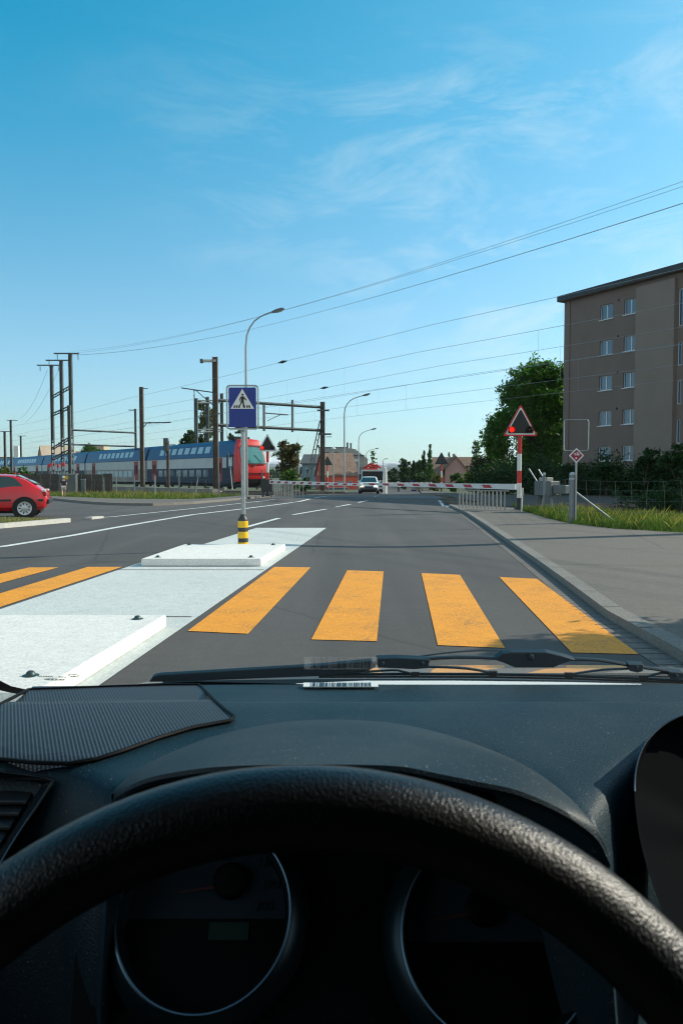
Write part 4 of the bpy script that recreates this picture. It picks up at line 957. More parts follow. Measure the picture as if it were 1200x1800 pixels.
# ================================================================== TRAIN
tr0 = Vector((*rw(44.2, 13.3), gz(71)+.33)); TRZ = math.atan2(TD.y, TD.x)
train = thing('passenger_train', 'double deck passenger train with red cab front waiting behind the masts', 'train', tr0, TRZ)
def sect(x, side=True):
    return [(x, -1.40, .95), (x, -1.42, 3.05), (x, -1.34, 3.35), (x, -1.02, 4.3), (x, -.7, 4.58), (x, 0, 4.66), (x, .7, 4.58), (x, 1.02, 4.3), (x, 1.34, 3.35), (x, 1.42, 3.05), (x, 1.40, .95)]
def carriage(x0, x1, low, doors, first=False):
    body = MB().box(x0, x1, -1.40, 1.40, .62, 3.05).build('carriage', 'train_grey', train)
    MB().box(x0+.02, x1-.02, -1.415, 1.415, .55, 2.02).build('lower_panel', low, body)
    rf = MB(); rows = [[(x, y, z) for (_, y, z) in sect(0)[1:-1]] for x in (x0, x1)]; rf.loft(rows)
    n = len(rows[0]); rf.f += [tuple(range(n)), tuple(range(n, 2*n))]
    rf.build('roof', 'train_roof', body)
    MB().box(x0, x1, -1.425, 1.425, 3.0, 3.09).build('gutter_strip', 'train_roof', body)
    inside = [d for d in doors]
    x = x0+1.0 if not first else x0+3.6
    while x < x1-1.6:
        if all(abs(x+.6-d) > 1.5 for d in inside):
            MB().box(x, x+1.15, 1.412, 1.424, 1.15, 1.85).build('window', 'window_glass' if low == 'train_navy' else 'pale_window', body)
            a = Vector((0, 1.34+.008, 3.35)); b_ = Vector((0, 1.02+.008, 4.3))
            p0 = a.lerp(b_, .12); p1 = a.lerp(b_, .80)
            MB().prism([(x, p0.y, p0.z), (x+1.1, p0.y, p0.z), (x+1.1, p1.y, p1.z), (x, p1.y, p1.z)], (0, .012, .004)).build('upper_window', 'pale_window', body)
        x += 1.62
    for d in inside:
        dr = MB().box(d-.65, d+.65, 1.40, 1.432, .75, 2.95).build('door', 'train_door', body)
        for s_ in (-.42, .12): MB().box(d+s_, d+s_+.3, 1.433, 1.44, 1.5, 2.5).build('door_window', 'dark_hole', dr)
    MB().box(x0+.5, x1-.5, -1.2, 1.2, .25, .62).build('underframe', 'underframe', body)
    for bx in (x0+3, x1-3):
        bgm = MB().box(bx-1.6, bx+1.6, -1.1, 1.1, .3, .7)
        for wx in (-1.1, 1.1):
            for yy_ in (-.85, .85): bgm.lathe([(0, -.07), (.44, -.07), (.44, .07), (0, .07)], 16, Matrix.Translation((bx+wx, yy_, .46)) @ Matrix.Rotation(R(90), 4, 'X'))
        bgm.build('bogie', 'underframe', body)
carriage(1.26, 22.4, 'train_navy', [4.2, 20.2], True)
carriage(23.0, 45.0, 'train_beige', [25.8, 41.5])
carriage(45.6, 67.6, 'train_navy', [48.5, 64]); carriage(68.2, 90.2, 'train_navy', [71, 87]); carriage(90.8, 112.8, 'train_beige', [94, 109])
for x in (22.4, 45, 67.6, 90.2): MB().box(x-.02, x+.62, -1.1, 1.1, .8, 4.2).build('gangway', 'underframe', train)
# cab
def cabrow(z, xf, w=1.0, xb=1.25): return [(xb, -1.42*w, z), (xf+.30, -1.41*w, z), (xf+.07, -1.34*w, z), (xf, -.75*w, z), (xf-.02, 0, z), (xf, .75*w, z), (xf+.07, 1.34*w, z), (xf+.30, 1.41*w, z), (xb, 1.42*w, z)]
cb_ = MB().loft([cabrow(.75, .12), cabrow(1.0, .0), cabrow(1.5, -.08), cabrow(2.25, .0), cabrow(2.5, .08), cabrow(3.1, .28), cabrow(3.7, .50, .94), cabrow(4.2, .66, .84, 1.3), cabrow(4.5, .78, .77, 1.3), cabrow(4.60, .92, .70, 1.35), cabrow(4.66, 1.0, .3, 1.35)])
cabo = cb_.build('cab', 'train_red', train, smooth=True)
gl = MB().loft([[(xf+.01, -1.20*w, z), (xf-.045, -.7*w, z), (xf-.06, 0, z), (xf-.045, .7*w, z), (xf+.01, 1.20*w, z)] for z, xf, w in ((2.42, .06, 1), (3.1, .28, 1), (3.7, .50, .94), (3.95, .57, .89))])
gl.build('windscreen', 'train_glass', cabo, smooth=True)
MB().box(-.13, -.09, -.03, .03, 2.42, 2.42).tube([(.0-.04, -.9, 2.45), (.22, -.2, 3.2)], .02, 5).tube([(.0-.04, .3, 2.45), (.22, .9, 3.2)], .02, 5).build('wiper', 'frit_black', cabo)
MB().tube([(-.02, -1.25, 2.38), (-.07, -.7, 2.36), (-.08, 0, 2.36), (-.07, .7, 2.36), (-.02, 1.25, 2.38)], .05, 6).tube([(.50, -1.10, 4.0), (.50, -.6, 4.02), (.48, 0, 4.02), (.50, .6, 4.02), (.50, 1.10, 4.0)], .05, 6).build('windscreen_frame', 'frit_black', cabo)
MB().box(-.16, -.06, -1.30, 1.30, 1.50, 1.54).build('panel_line', 'car_trim', cabo)
MB().box(-.12, .3, -1.05, 1.05, .62, .98).build('headlight_panel', 'frit_black', cabo)
for y in (-1.0, 1.0): MB().lathe([(0, .05), (.1, .03), (.11, 0)], 12, Matrix.Translation((-.05, y, 1.12)) @ Matrix.Rotation(R(-90), 4, 'Y')).build('headlight', 'clear_lamp', cabo)
MB().prism([(-.10, -.18, 2.28), (-.10, .18, 2.28), (-.12, 0, 2.08)], (.02, 0, 0)).build('front_badge', 'car_trim', cabo)
MB().box(1.3, 2.6, 1.425, 1.44, .6, 3.2).build('side_panel', 'train_navy', cabo)
MB().box(1.45, 1.8, 1.441, 1.447, 2.15, 3.0).box(1.95, 2.2, 1.441, 1.447, 2.15, 3.0).build('side_window', 'pale_window', cabo)
MB().box(.3, 1.9, -1.2, 1.2, .2, .75).build('snow_plough', 'underframe', train)
MB().lathe([(.09, -.7), (.09, -.1), (.22, -.05), (.22, 0)], 10, Matrix.Translation((.2, .85, .95)) @ Matrix.Rotation(R(90), 4, 'Y')).lathe([(.09, -.7), (.09, -.1), (.22, -.05), (.22, 0)], 10, Matrix.Translation((.2, -.85, .95)) @ Matrix.Rotation(R(90), 4, 'Y')).build('buffer', 'underframe', train)
MB().box(2.2, 3.2, -.8, .8, 4.62, 4.9).box(3.4, 4.0, -.5, .5, 4.66, 5.0).build('roof_equipment', 'underframe', train)
MB().tube([(1.9, -.3, 4.6), (1.75, -.3, 4.95), (2.0, -.3, 5.05)], .03, 6).build('roof_horn', 'underframe', train)

# trackside lamps left of the train (red lit heads)
for k, (px, z) in enumerate(((88, 2.5), (92, 2.6), (103, 2.5), (110, 2.6), (114, 2.6))):
    Y = 66; t = thing('track_signal', ['first red topped track signal left of the grey cabinet', 'second red topped track signal from the left', 'middle red topped track signal above the cabinet', 'fourth red topped track signal from the left', 'rightmost red topped track signal below the tall masts'][k], 'signal', ((px-600)/F*Y, Y, gz(Y)), 0, 'red topped track signals')
    MB().tube([(0, 0, 0), (0, 0, z)], .05, 6).build('post', 'steel_grey', t)
    MB().box(-.07, .07, -.08, .08, z-.25, z+.05).build('signal_head', 'train_red', t, bevel=.02)
    MB().box(-.2, .2, -.1, .1, .3, .75).build('base_box', 'sign_white', t)

# ================================================================== CARS, TRUCK
def make_car(name, label, paint, loc, rz, lights=False):
    t = thing(name, label, 'car', loc, rz)
    # x rear -> front, (x, z_low, z_belt, z_roof, halfwidth)
    prof = [(.00, .45, .60, .60, .70), (.05, .32, .72, .72, .78), (.16, .24, .83, .86, .81), (.32, .22, .86, .97, .82), (.62, .22, .87, 1.16, .83), (.92, .22, .87, 1.265, .83), (1.5, .22, .86, 1.295, .83),
            (2.1, .22, .85, 1.28, .83), (2.45, .22, .84, 1.20, .83), (2.95, .22, .84, .93, .82), (3.15, .22, .83, .84, .82), (3.7, .24, .72, .72, .80), (3.92, .28, .60, .60, .74), (4.0, .40, .50, .50, .64)]
    rows = []
    for x, zl, zb, zr, hw in prof:
        up = max(zr, zb+.002); ry = hw-.03-(up-zb)*.42
        h = [(x, hw*.86, zl), (x, hw, zl+.10 if zl+.1 < zb else zb-.02), (x, hw+.008, (zl+zb)/2), (x, hw-.02, zb), (x, ry, up-.035 if up-zb > .1 else zb+.001), (x, ry-.14, up), (x, 0, up+.012)]
        rows.append(h+[(a, -b, c) for a, b, c in h[-2::-1]])
    body = MB().loft(rows, closed=True); n = len(rows[0]); body.f += [tuple(range(n)), tuple(range(len(body.v)-n, len(body.v)))]
    bo = body.build('body', paint, t, smooth=True)
    def glz(name_, pts, o_=.006):
        for sg_ in (1, -1):
            P = [(x, sg_*(.80-(z-.86)*.42+o_), z) for x, z in pts]
            MB().prism(P, (0, sg_*.004, 0)).build(name_, 'car_glass', bo)
    glz('side_window', [(1.52, .885), (2.72, .885), (2.36, 1.17), (2.05, 1.235), (1.56, 1.245)]); glz('side_window', [(.62, .90), (1.42, .885), (1.46, 1.24), (1.02, 1.215), (.86, 1.15)])
    MB().prism([(.30, -.60, .985), (.30, .60, .985), (.86, .52, 1.255), (.86, -.52, 1.255)], (-.012, 0, .016)).build('rear_window', 'car_glass', bo)
    MB().prism([(3.05, -.66, .895), (3.05, .66, .895), (2.45, .54, 1.225), (2.45, -.54, 1.225)], (.016, 0, .02)).build('windscreen', 'car_glass', bo)
    for sg_ in (1, -1):
        MB().box(.985, 2.78, min(sg_*.835, sg_*.85), max(sg_*.835, sg_*.85), .50, .56).box(.10, .25, min(sg_*.80, sg_*.83), max(sg_*.80, sg_*.83), .50, .56).build('side_strip', 'car_trim', bo)
        MB().box(.035, .17, min(sg_*.60, sg_*.79), max(sg_*.60, sg_*.79), .775, .84).build('reversing_light', 'clear_lamp', bo, bevel=.02); MB().box(.025, .16, min(sg_*.60, sg_*.79), max(sg_*.60, sg_*.79), .64, .77).build('tail_light', 'tail_lamp', bo, bevel=.02)
        MB().box(3.86, 3.97, min(sg_*.42, sg_*.70), max(sg_*.42, sg_*.70), .50, .63).build('headlight', ('headlight_on' if sg_ > 0 else 'headlight_warm') if lights else 'clear_lamp', bo, bevel=.02)
        MB().tube([(2.75, sg_*.82, .88), (2.72, sg_*.94, .93)], [.03, .065], 8).build('mirror', paint, bo)
        MB().box(1.72, 1.86, min(sg_*.845, sg_*.855), max(sg_*.845, sg_*.855), .72, .75).build('door_handle', 'car_trim', bo)
    MB().box(-.06, .14, -.72, .72, .42, .56).build('rear_bumper', 'car_trim', bo, bevel=.03)
    MB().box(3.88, 4.05, -.72, .72, .28, .44).build('front_bumper', 'car_trim', bo, bevel=.03)
    MB().box(3.93, 4.045, -.36, .36, .46, .58).build('radiator_grille', 'car_trim', bo)
    MB().box(.2, 3.9, -.6, .6, .14, .3).build('underbody', 'underframe', bo)
    for wx in (.50+.12, 3.15):
        for sg_ in (1, -1):
            T = Matrix.Translation((wx, sg_*.70, .29)) @ Matrix.Rotation(R(-90*sg_), 4, 'X')
            MB().lathe([(.0, .139), (.345, .139), (.345, .06), (0, .06)], 28, T).build('wheel_arch', 'dark_hole', bo)
            wh = MB().lathe([(.17, -.05), (.26, -.08), (.29, -.05), (.29, .11), (.27, .145), (.20, .15)], 28, T).build('wheel', 'tyre', t, smooth=True)
            hb = MB().lathe([(.0, .152), (.04, .156), (.06, .148), (.17, .146), (.195, .153), (.205, .146)], 28, T)
            hb.build('hubcap', 'hubcap', wh, smooth=True)
            sp2 = MB()
            for k in range(9):
                a = 2*math.pi*k/9; sp2.box(.10, .165, -.012, .012, .147, .151, T @ Matrix.Rotation(a, 4, 'Z'))
            sp2.build('hub_slot', 'car_trim', wh)
    return t
make_car('red_car', 'red hatchback car seen from its rear side at the left edge', 'car_red', ((91-600)/F*22.7-.36, 22.7+.75, 0), math.pi+R(17))
make_car('pale_car', 'pale blue car with lit headlights waiting behind the far barrier', 'car_white', (2.55, 70, gz(68)), R(-90-3), lights=True).scale = (1, 1.05, 1.15)
# make the parked dark cars beyond
tk = thing('truck', 'lorry with a red folded crane on top behind the pale car', 'truck', (3.25, 80, gz(80)), R(0)); tk.scale = (.95, .9, .80)
cabm = MB().box(-1.25, 1.25, 0, 2.0, .5, 2.95).build('cab', 'truck_white', tk, bevel=.06)
MB().box(-1.12, 1.12, -.03, -.003, 1.6, 2.75).build('windscreen', 'frit_black', cabm)
MB().box(-1.0, 1.0, -.05, -.003, .75, 1.45).build('radiator_grille', 'car_trim', cabm)
MB().box(-1.25, 1.25, -.12, .1, .35, .7).build('bumper', 'car_trim', cabm)
MB().box(1.26, 1.5, .3, .5, 1.6, 2.4).box(-1.5, -1.26, .3, .5, 1.6, 2.4).build('mirror', 'car_trim', cabm)
for x in (-.85, .85): MB().box(x-.2, x+.2, -.14, -.121, .5, .66).build('headlight', 'clear_lamp', cabm)
MB().box(-1.25, 1.25, 2.6, 9, .9, 2.6).build('load_box', 'truck_white', tk)
cr_ = MB(); cr_.box(-1.0, .6, 1.7, 2.5, 2.95, 3.2).tube([(-1.0, 2, 3.2), (-.5, 2, 3.45), (.2, 2, 3.3), (.7, 2, 3.5)], .13, 6).tube([(-.8, 2.3, 3.2), (-.2, 2.3, 3.75), (.7, 2.3, 3.3)], .16, 6).tube([(.1, 2.3, 3.1), (.5, 2.3, 3.65), (1.0, 2.3, 3.2)], .14, 6)
cr_.build('folded_crane', 'crane_red', tk)
for x in (-1.05, 1.05):
    for y in (1.0, 6.5): MB().lathe([(0, -.15), (.48, -.15), (.48, .15), (0, .15)], 18, Matrix.Translation((x, y, .48)) @ Matrix.Rotation(R(90), 4, 'Y')).build('wheel', 'tyre', tk)
pp = thing('marker_post', 'pale tapered post just right of the truck', 'post', (3.75, 66.5, gz(66)))
MB().lathe([(.19, 0), (.19, 1.5), (.14, 2.25), (0, 2.3)], 10).build('post', 'post_white', pp)
for px, Y, c_, lb in ((700, 90, 'car_white', 'distant pale motorcycle with rider waiting right of the truck'),):
    q = thing('motorcycle', lb, 'motorcycle', ((px-600)/F*Y, Y, gz(Y)))
    MB().lathe([(0, -.06), (.3, -.06), (.3, .06), (0, .06)], 16, Matrix.Translation((0, 0, .3)) @ Matrix.Rotation(R(90), 4, 'Y')).build('wheel', 'tyre', q)
    MB().tube([(0, -.1, .55), (0, .2, 1.0), (0, .9, .9)], [.16, .24, .15], 8).build('fairing', c_, q, smooth=True)
    MB().lathe([(0, .06), (.11, .0)], 10, Matrix.Translation((0, -.15, .85)) @ Matrix.Rotation(R(90), 4, 'X')).build('headlight', 'headlight_on', q)
    MB().tube([(-.45, .35, 1.05), (.45, .35, 1.05)], .03, 6).build('handlebar', 'car_trim', q)
q = thing('blue_bin', 'small blue bin on the far pavement under the trees', 'bin', ((727-600)/F*95, 95, gz(95)))
MB().lathe([(0, 0), (.3, 0), (.38, 1.1), (.3, 1.25), (0, 1.3)], 12).build('bin_body', 'sign_blue', q); MB().box(-.4, .4, -.4, .4, 1.3, 1.36).build('lid', 'sign_blue', q)

# ================================================================== PEDESTRIAN
def skinned(name, verts, edges, radii, m, parent, sub=2):
    me = bpy.data.meshes.new(name); me.from_pydata(verts, edges, []); me.materials.append(M[m])
    o = bpy.data.objects.new(name, me); C.objects.link(o); o.parent = parent
    o.modifiers.new('skin', 'SKIN'); 
    if not me.skin_vertices:
        b = bmesh.new(); b.from_mesh(me); b.verts.layers.skin.verify(); b.to_mesh(me); b.free()
    for i, r_ in enumerate(radii):
        sv = me.skin_vertices[0].data[i]; sv.radius = (r_, r_) if not isinstance(r_, tuple) else r_; sv.use_root = (i == 0)
    s_ = o.modifiers.new('sub', 'SUBSURF'); s_.levels = sub; s_.render_levels = sub
    return o
pn = thing('person', 'walking child in white cap, dark top and pale shorts on left pavement', 'person', ((112.5-600)/F*41.6, 41.6, .10), R(15)); pn.scale = (.80, .80, .80)
# walking, torso leaning slightly; x right, y forward
V = [(0, 0, .70), (0, .01, .82), (0, .03, .98), (0, .05, 1.10), (0, .06, 1.17), (0, .07, 1.27), (0, .08, 1.33),
     (.075, 0, .66), (.085, .12, .40), (.085, .05, .08), (.085, .16, .04),
     (-.075, 0, .66), (-.085, -.02, .38), (-.085, -.22, .12), (-.085, -.15, .04),
     (.15, .05, 1.07), (.20, -.06, .88), (.20, .06, .70), (.20, .10, .62),
     (-.15, .05, 1.07), (-.21, .12, .88), (-.19, .26, .78), (-.19, .31, .76)]
Ed = [(0, 1), (1, 2), (2, 3), (3, 4), (4, 5), (5, 6), (0, 7), (7, 8), (8, 9), (9, 10), (0, 11), (11, 12), (12, 13), (13, 14), (3, 15), (15, 16), (16, 17), (17, 18), (3, 19), (19, 20), (20, 21), (21, 22)]
Rd = [(.12, .09), (.11, .08), (.125, .085), (.11, .075), .042, (.075, .09), (.06, .07), .085, .05, .033, .03, .085, .05, .033, .03, .045, .034, .026, .022, .045, .034, .026, .022]
body = skinned('body', V, Ed, Rd, 'skin', pn)
skinned('shirt', [(0, 0, .74), (0, .01, .82), (0, .03, .98), (0, .05, 1.11), (.15, .05, 1.08), (.19, -.03, .95), (-.15, .05, 1.08), (-.19, .10, .95)], [(0, 1), (1, 2), (2, 3), (3, 4), (4, 5), (3, 6), (6, 7)], [(.135, .105), (.125, .095), (.14, .10), (.11, .08), .06, .052, .06, .052], 'shirt_dark', body)
skinned('shorts', [(0, 0, .72), (.075, 0, .66), (.086, .09, .45), (-.075, 0, .66), (-.085, -.01, .45)], [(0, 1), (1, 2), (0, 3), (3, 4)], [(.135, .11), .10, .075, .10, .075], 'shorts_pale', body)
MB().lathe([(.095, 1.28), (.10, 1.33), (.085, 1.39), (.05, 1.425), (0, 1.435)], 14, Matrix.Translation((0, .075, 0))).box(-.07, .07, .14, .24, 1.30, 1.315).build('cap', 'cap_white', body, smooth=True)
for x, y in ((.085, .11), (-.085, -.18)): MB().lathe([(0, 0), (.045, 0), (.05, .03), (.03, .07), (0, .08)], 10, Matrix.Translation((x, y, .0 if x > 0 else .02)) @ Matrix.Diagonal((1, 2.2, 1, 1))).build('shoe', 'shoe', body, smooth=True)

# ================================================================== TREES AND SHRUBS
def leaves(mb, blobs, per, size, clump=.22, shell=.55):
    """blobs: (x, y, z, rx, ry, rz); leaf clumps spread through each blob, thicker towards its shell"""
    V = mb.v; Fc = mb.f; rnd = random.random; g = random.gauss
    for (cx, cy, cz, rx, ry, rz) in blobs:
        nc = max(4, int(per/22)); rm = (rx+ry+rz)/3
        for _ in range(nc):
            while True:
                d = (g(0, 1), g(0, 1), g(0, 1)); L = math.sqrt(d[0]**2+d[1]**2+d[2]**2)
                if L > .01: break
            rr = shell+(1-shell)*rnd()**.6 if rnd() < .8 else rnd()*shell
            rr *= .82+.36*noise.noise(Vector((d[0]/L*1.7+cx, d[1]/L*1.7+cy, d[2]/L*1.7+cz)))*1.6
            px, py, pz = cx+rx*rr*d[0]/L, cy+ry*rr*d[1]/L, cz+rz*rr*d[2]/L
            cs = rm*clump*(.6+.8*rnd())
            for _ in range(22):
                x, y, z = px+g(0, cs*.55), py+g(0, cs*.55), pz+g(0, cs*.4)
                s_ = size*(.55+.9*rnd()); a = rnd()*6.283; b = math.acos(2*rnd()-1)
                n_ = Vector((math.sin(b)*math.cos(a), math.sin(b)*math.sin(a), abs(math.cos(b))*.9+.15)); u = n_.orthogonal().normalized(); v = n_.cross(u).normalized()
                t_ = rnd()*6.283; u2 = u*math.cos(t_)+v*math.sin(t_); v2 = v*math.cos(t_)-u*math.sin(t_)
                k = len(V); P = Vector((x, y, z))
                V.extend([tuple(P-u2*s_), tuple(P+v2*s_*.45), tuple(P+u2*s_), tuple(P-v2*s_*.45)]); Fc.append((k, k+1, k+2, k+3))
    return mb
def tree(label, X, Y, blobs, trunk_h, m='leaf_green', per=700, size=.12, tr=.16, grp=None, m2=None, name='tree', clump=.22, cat='tree', shell=.55):
    t = thing(name, label, cat, (X, Y, gz(Y)-.05), 0, grp)
    tk_ = MB()
    if trunk_h > 0:
        tk_.tube([(0, 0, 0), (.05*trunk_h*.3, 0, trunk_h*.5), (0, 0, trunk_h)], [tr*1.4, tr, tr*.7], 8)
        for (cx, cy, cz, rx, ry, rz) in blobs[:9]:
            st_ = Vector((0, 0, trunk_h*.75)); e_ = Vector((cx, cy, cz)); md_ = st_.lerp(e_, .5)+Vector((0, 0, .15*rz))
            tk_.tube([st_, md_, e_, e_+Vector((0, 0, rz*.5))], [tr*.6, tr*.4, tr*.22, tr*.08], 6)
        tk_.build('trunk', 'bark', t)
    leaves(MB(), blobs, per, size, clump, shell).build('crown', m, t, fix=False)
    if m2: leaves(MB(), blobs[::2], per*.5, size, clump, shell).build('crown_second_leaves', m2, t, fix=False)  # second leaf colour mixed into every other blob
    return t
def blobset(h0, h1, w, n, seed, flat=1.0, top=.5):
    r = random.Random(seed); B = []
    for k in range(n):
        u = (k+.5)/n; z = h0+(h1-h0)*u; ww = w*math.sin(math.pi*(.22+.70*u))**.8; a = r.random()*6.283; d = ww*.55*(.4+.6*r.random())
        rr = w*(.30+.22*r.random())
        B.append((d*math.cos(a), d*math.sin(a)*flat, z, rr, rr, rr*.8))
    return B
X_ = lambda px, Y: (px-600)/F*Y
def bz(Y): return gz(Y)-.05
# big sunlit tree against the apartment block
tree('large green tree standing against the left side of the apartment block', X_(938, 66), 66, blobset(3.0, 10.7, 4.3, 20, 4)+[(-3.3, 0, 4.4, 1.5, 1.4, 1.4), (-2.2, -.5, 2.2, 1.9, 1.5, 1.5), (-1.6, 0, 8.6, 1.5, 1.4, 1.2), (1.9, -.3, 10.0, 1.6, 1.4, 1.1), (-2.9, 0, 6.0, 1.2, 1.2, 1.2), (1.0, 0, 3.0, 2.6, 2, 1.8)], 5, per=1700, size=.15, tr=.28, m2='leaf_bright', clump=.27, m='leaf_tree')
tree('dark copper leaved tree left of the large green tree', X_(868, 72), 72, blobset(1.2, 4.2, 2.4, 12, 9), 2, m='leaf_copper', per=1100, size=.12, m2='leaf_dark')
tree('slender pale birch rising behind the copper tree', X_(836, 76), 76, [(0, 0, z, .75-.1*abs(z-3), .7, .7) for z in (1.6, 2.4, 3.2, 4.0, 4.7)], 4, m='leaf_green', per=420, size=.09, tr=.08)
# dark hedge beyond the tracks at right
hp = []
r_ = random.Random(5)
for i in range(30):
    u = i/29; x = 11.5+(27.5-11.5)*u; y = 62-(62-33)*u
    hp.append((x+r_.uniform(-.6, .6), y+r_.uniform(-.6, .6), 1.2+.25*math.sin(i*1.3), 1.5, 1.5, 1.45+r_.random()*.45))
for i in range(26):
    q = rw(-36+i*1.55, 20.2+r_.uniform(-.4, .4)); hp.append((q[0], q[1], .75+r_.uniform(-.1, .25), 1.25, 1.25, 1.15))
for i in range(24):
    q = rw(-30+i*1.4, 12.6 if i % 2 else 11.4)
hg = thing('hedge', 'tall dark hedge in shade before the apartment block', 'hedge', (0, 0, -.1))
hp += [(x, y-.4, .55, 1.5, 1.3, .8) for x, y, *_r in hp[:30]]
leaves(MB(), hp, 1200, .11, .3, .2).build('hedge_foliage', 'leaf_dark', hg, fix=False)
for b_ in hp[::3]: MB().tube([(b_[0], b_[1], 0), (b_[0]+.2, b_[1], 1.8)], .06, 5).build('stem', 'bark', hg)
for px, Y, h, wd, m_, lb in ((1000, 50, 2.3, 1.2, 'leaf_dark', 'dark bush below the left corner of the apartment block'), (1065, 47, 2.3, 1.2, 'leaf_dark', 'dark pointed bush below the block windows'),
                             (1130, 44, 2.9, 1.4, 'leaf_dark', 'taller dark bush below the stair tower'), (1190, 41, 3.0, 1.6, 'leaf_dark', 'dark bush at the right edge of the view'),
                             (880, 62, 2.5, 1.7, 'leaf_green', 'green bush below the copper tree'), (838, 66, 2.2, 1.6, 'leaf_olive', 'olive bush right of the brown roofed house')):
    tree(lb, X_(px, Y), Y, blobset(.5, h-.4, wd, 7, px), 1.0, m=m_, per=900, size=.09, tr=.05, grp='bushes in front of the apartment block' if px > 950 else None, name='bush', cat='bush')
for i in range(7):
    q = rw(-3.5-i*2.6, 2.3+.4*math.sin(i*2.1)); hb2 = .62+.12*math.sin(i*1.7)
    tree('dark bramble clump just beyond the right wire fence, ' + ('nearest the barrier machine', 'second from the barrier machine', 'third from the barrier machine', 'fourth from the barrier machine', 'fifth from the barrier machine', 'cut by the frame edge', 'outside the frame')[i],
         q[0], q[1], [(0, 0, .35, .9, .9, .42), (TD.x*1.1, TD.y*1.1, hb2-.2, 1.0, .9, .45), (-TD.x*1.1, -TD.y*1.1, .38, .9, .9, .42), (0, .2, hb2, .7, .7, .35)], .3, m='leaf_dark', per=1500, size=.045, tr=.02, name='bramble', cat='bush', grp='brambles beyond the right fence')
# centre right
def conifer(label, X, Y, h, w, m='leaf_dark', per=900, grp='conifers beyond the crossing'):
    B = []
    n = 9
    for k in range(n):
        u = k/(n-1); rr = w*(1-u)*1.15+.16; B.append((random.uniform(-.15, .15), 0, .6+(h-.7)*u, rr, rr, h/n*.8))
    return tree(label, X, Y, B, h*.8, m=m, per=per, size=.09, tr=.09, grp=grp, name='conifer', clump=.2, shell=.4)
tree('round dark tree right of the far hills', X_(711, 130), 130, blobset(.8, 4.4, 1.9, 12, 21), 2.5, m='leaf_dark', per=600, size=.13)
tree('low dark tree mass beside the far road', X_(690, 190), 190, blobset(.8, 3.6, 2.2, 7, 22), 1.5, m='leaf_dark', per=500, size=.16)
tree('rounded green tree among the far conifers', X_(740, 120), 120, blobset(.3, 3.9, 2.6, 14, 23), 1.5, m='leaf_dark', per=1100, size=.12, m2='leaf_green')
conifer('tallest pointed conifer left of the brown roofed house', X_(745, 110), 110, 5.3, .9)
conifer('thin ragged conifer just left of the brown roofed house', X_(755, 105), 105, 6.0, .7, 'leaf_green')
conifer('short dark conifer standing above the brown roof', X_(788, 150), 150, 6.1, .7)
conifer('dark conifer between the round tree and the pointed one', X_(727, 115), 115, 4.0, .9)
for px, Y, h, wd, m_, lb in ((770, 92, 2.2, 1.3, 'leaf_olive', 'olive shrub in front of the brown roofed house'), (800, 88, 2.3, 1.5, 'leaf_green', 'green shrub below the beige gable'), (825, 84, 2.3, 1.4, 'leaf_bright', 'bright green shrub right of the beige gable'),
                             (742, 95, 2.3, 2.2, 'leaf_dark', 'dark shrub under the pointed conifer'), (712, 105, 2.0, 1.3, 'leaf_dark', 'dark shrub below the round dark tree'), (690, 140, 1.8, 1.4, 'leaf_dark', 'small shrub beside the far road right of the truck'), (850, 75, 3.0, 2.5, 'leaf_dark', 'dark shrub below the birch')):
    tree(lb, X_(px, Y), Y, blobset(.3, h-.2, wd, 6, px), .8, m=m_, per=600, size=.10, tr=.05, name='shrub', cat='shrub', grp='shrubs beyond the crossing')
for k, px in enumerate((661, 655, 668)):
    pass
tree('thin young tree behind the truck crane', X_(655, 110), 110, [(0, 0, z, .8-.12*(z-2), .6, .6) for z in (2, 2.8, 3.6, 4.4, 5.0)], 4, m='leaf_green', per=260, size=.10, tr=.06)
# centre left
tree('brownish copper tree beside the left signal', X_(508, 88), 88, blobset(1.6, 5.0, 2.1, 12, 31)+[(-.6, 0, 5.3, .7, .6, .7), (.9, 0, 5.1, .7, .6, .6)], 2.5, m='leaf_autumn', per=900, size=.11, tr=.14, m2='leaf_copper')
tree('bright green bush under the brownish copper tree', X_(515, 72), 72, blobset(.4, 1.9, 1.6, 7, 33), .8, m='leaf_green', per=800, size=.09, tr=.05, name='bush', cat='bush', m2='leaf_bright')
tree('small bush left of the red house', X_(537, 80), 80, blobset(.3, 1.4, .9, 5, 34), .6, m='leaf_green', per=500, size=.09, tr=.05, name='bush', cat='bush')
tree('tall birch behind the train and its three masts', X_(361, 112), 112, blobset(5.5, 12.2, 2.6, 13, 41, top=.3), 8, m='leaf_olive', per=620, size=.15, tr=.14, m2='leaf_green')
tree('green tree left of the birch behind the train', X_(333, 118), 118, blobset(4.5, 8.6, 2.3, 9, 42), 5, m='leaf_dark', per=700, size=.15, tr=.14, m2='leaf_green')
tree('dark tree top showing above the train cab', X_(412, 112), 112, blobset(4.5, 7.8, 1.6, 8, 43)+[(.8, 0, 8.6, .8, .6, .8)], 5, m='leaf_green', per=450, size=.14, tr=.12)
tree('dark tree right of the train cab', X_(452, 108), 108, blobset(2.0, 6.6, 2.0, 9, 44), 4, m='leaf_dark', per=600, size=.14, tr=.12, m2='leaf_green')
tree('broad green tree above the train roof at left', X_(163, 200), 200, blobset(4.5, 8.6, 4.6, 12, 45), 5, m='leaf_green', per=900, size=.26, tr=.25, m2='leaf_olive')
tree('distant tree between the beige building and mauve house', X_(46, 240), 240, blobset(3, 6.2, 3, 8, 46), 3, m='leaf_green', per=600, size=.26, tr=.2)
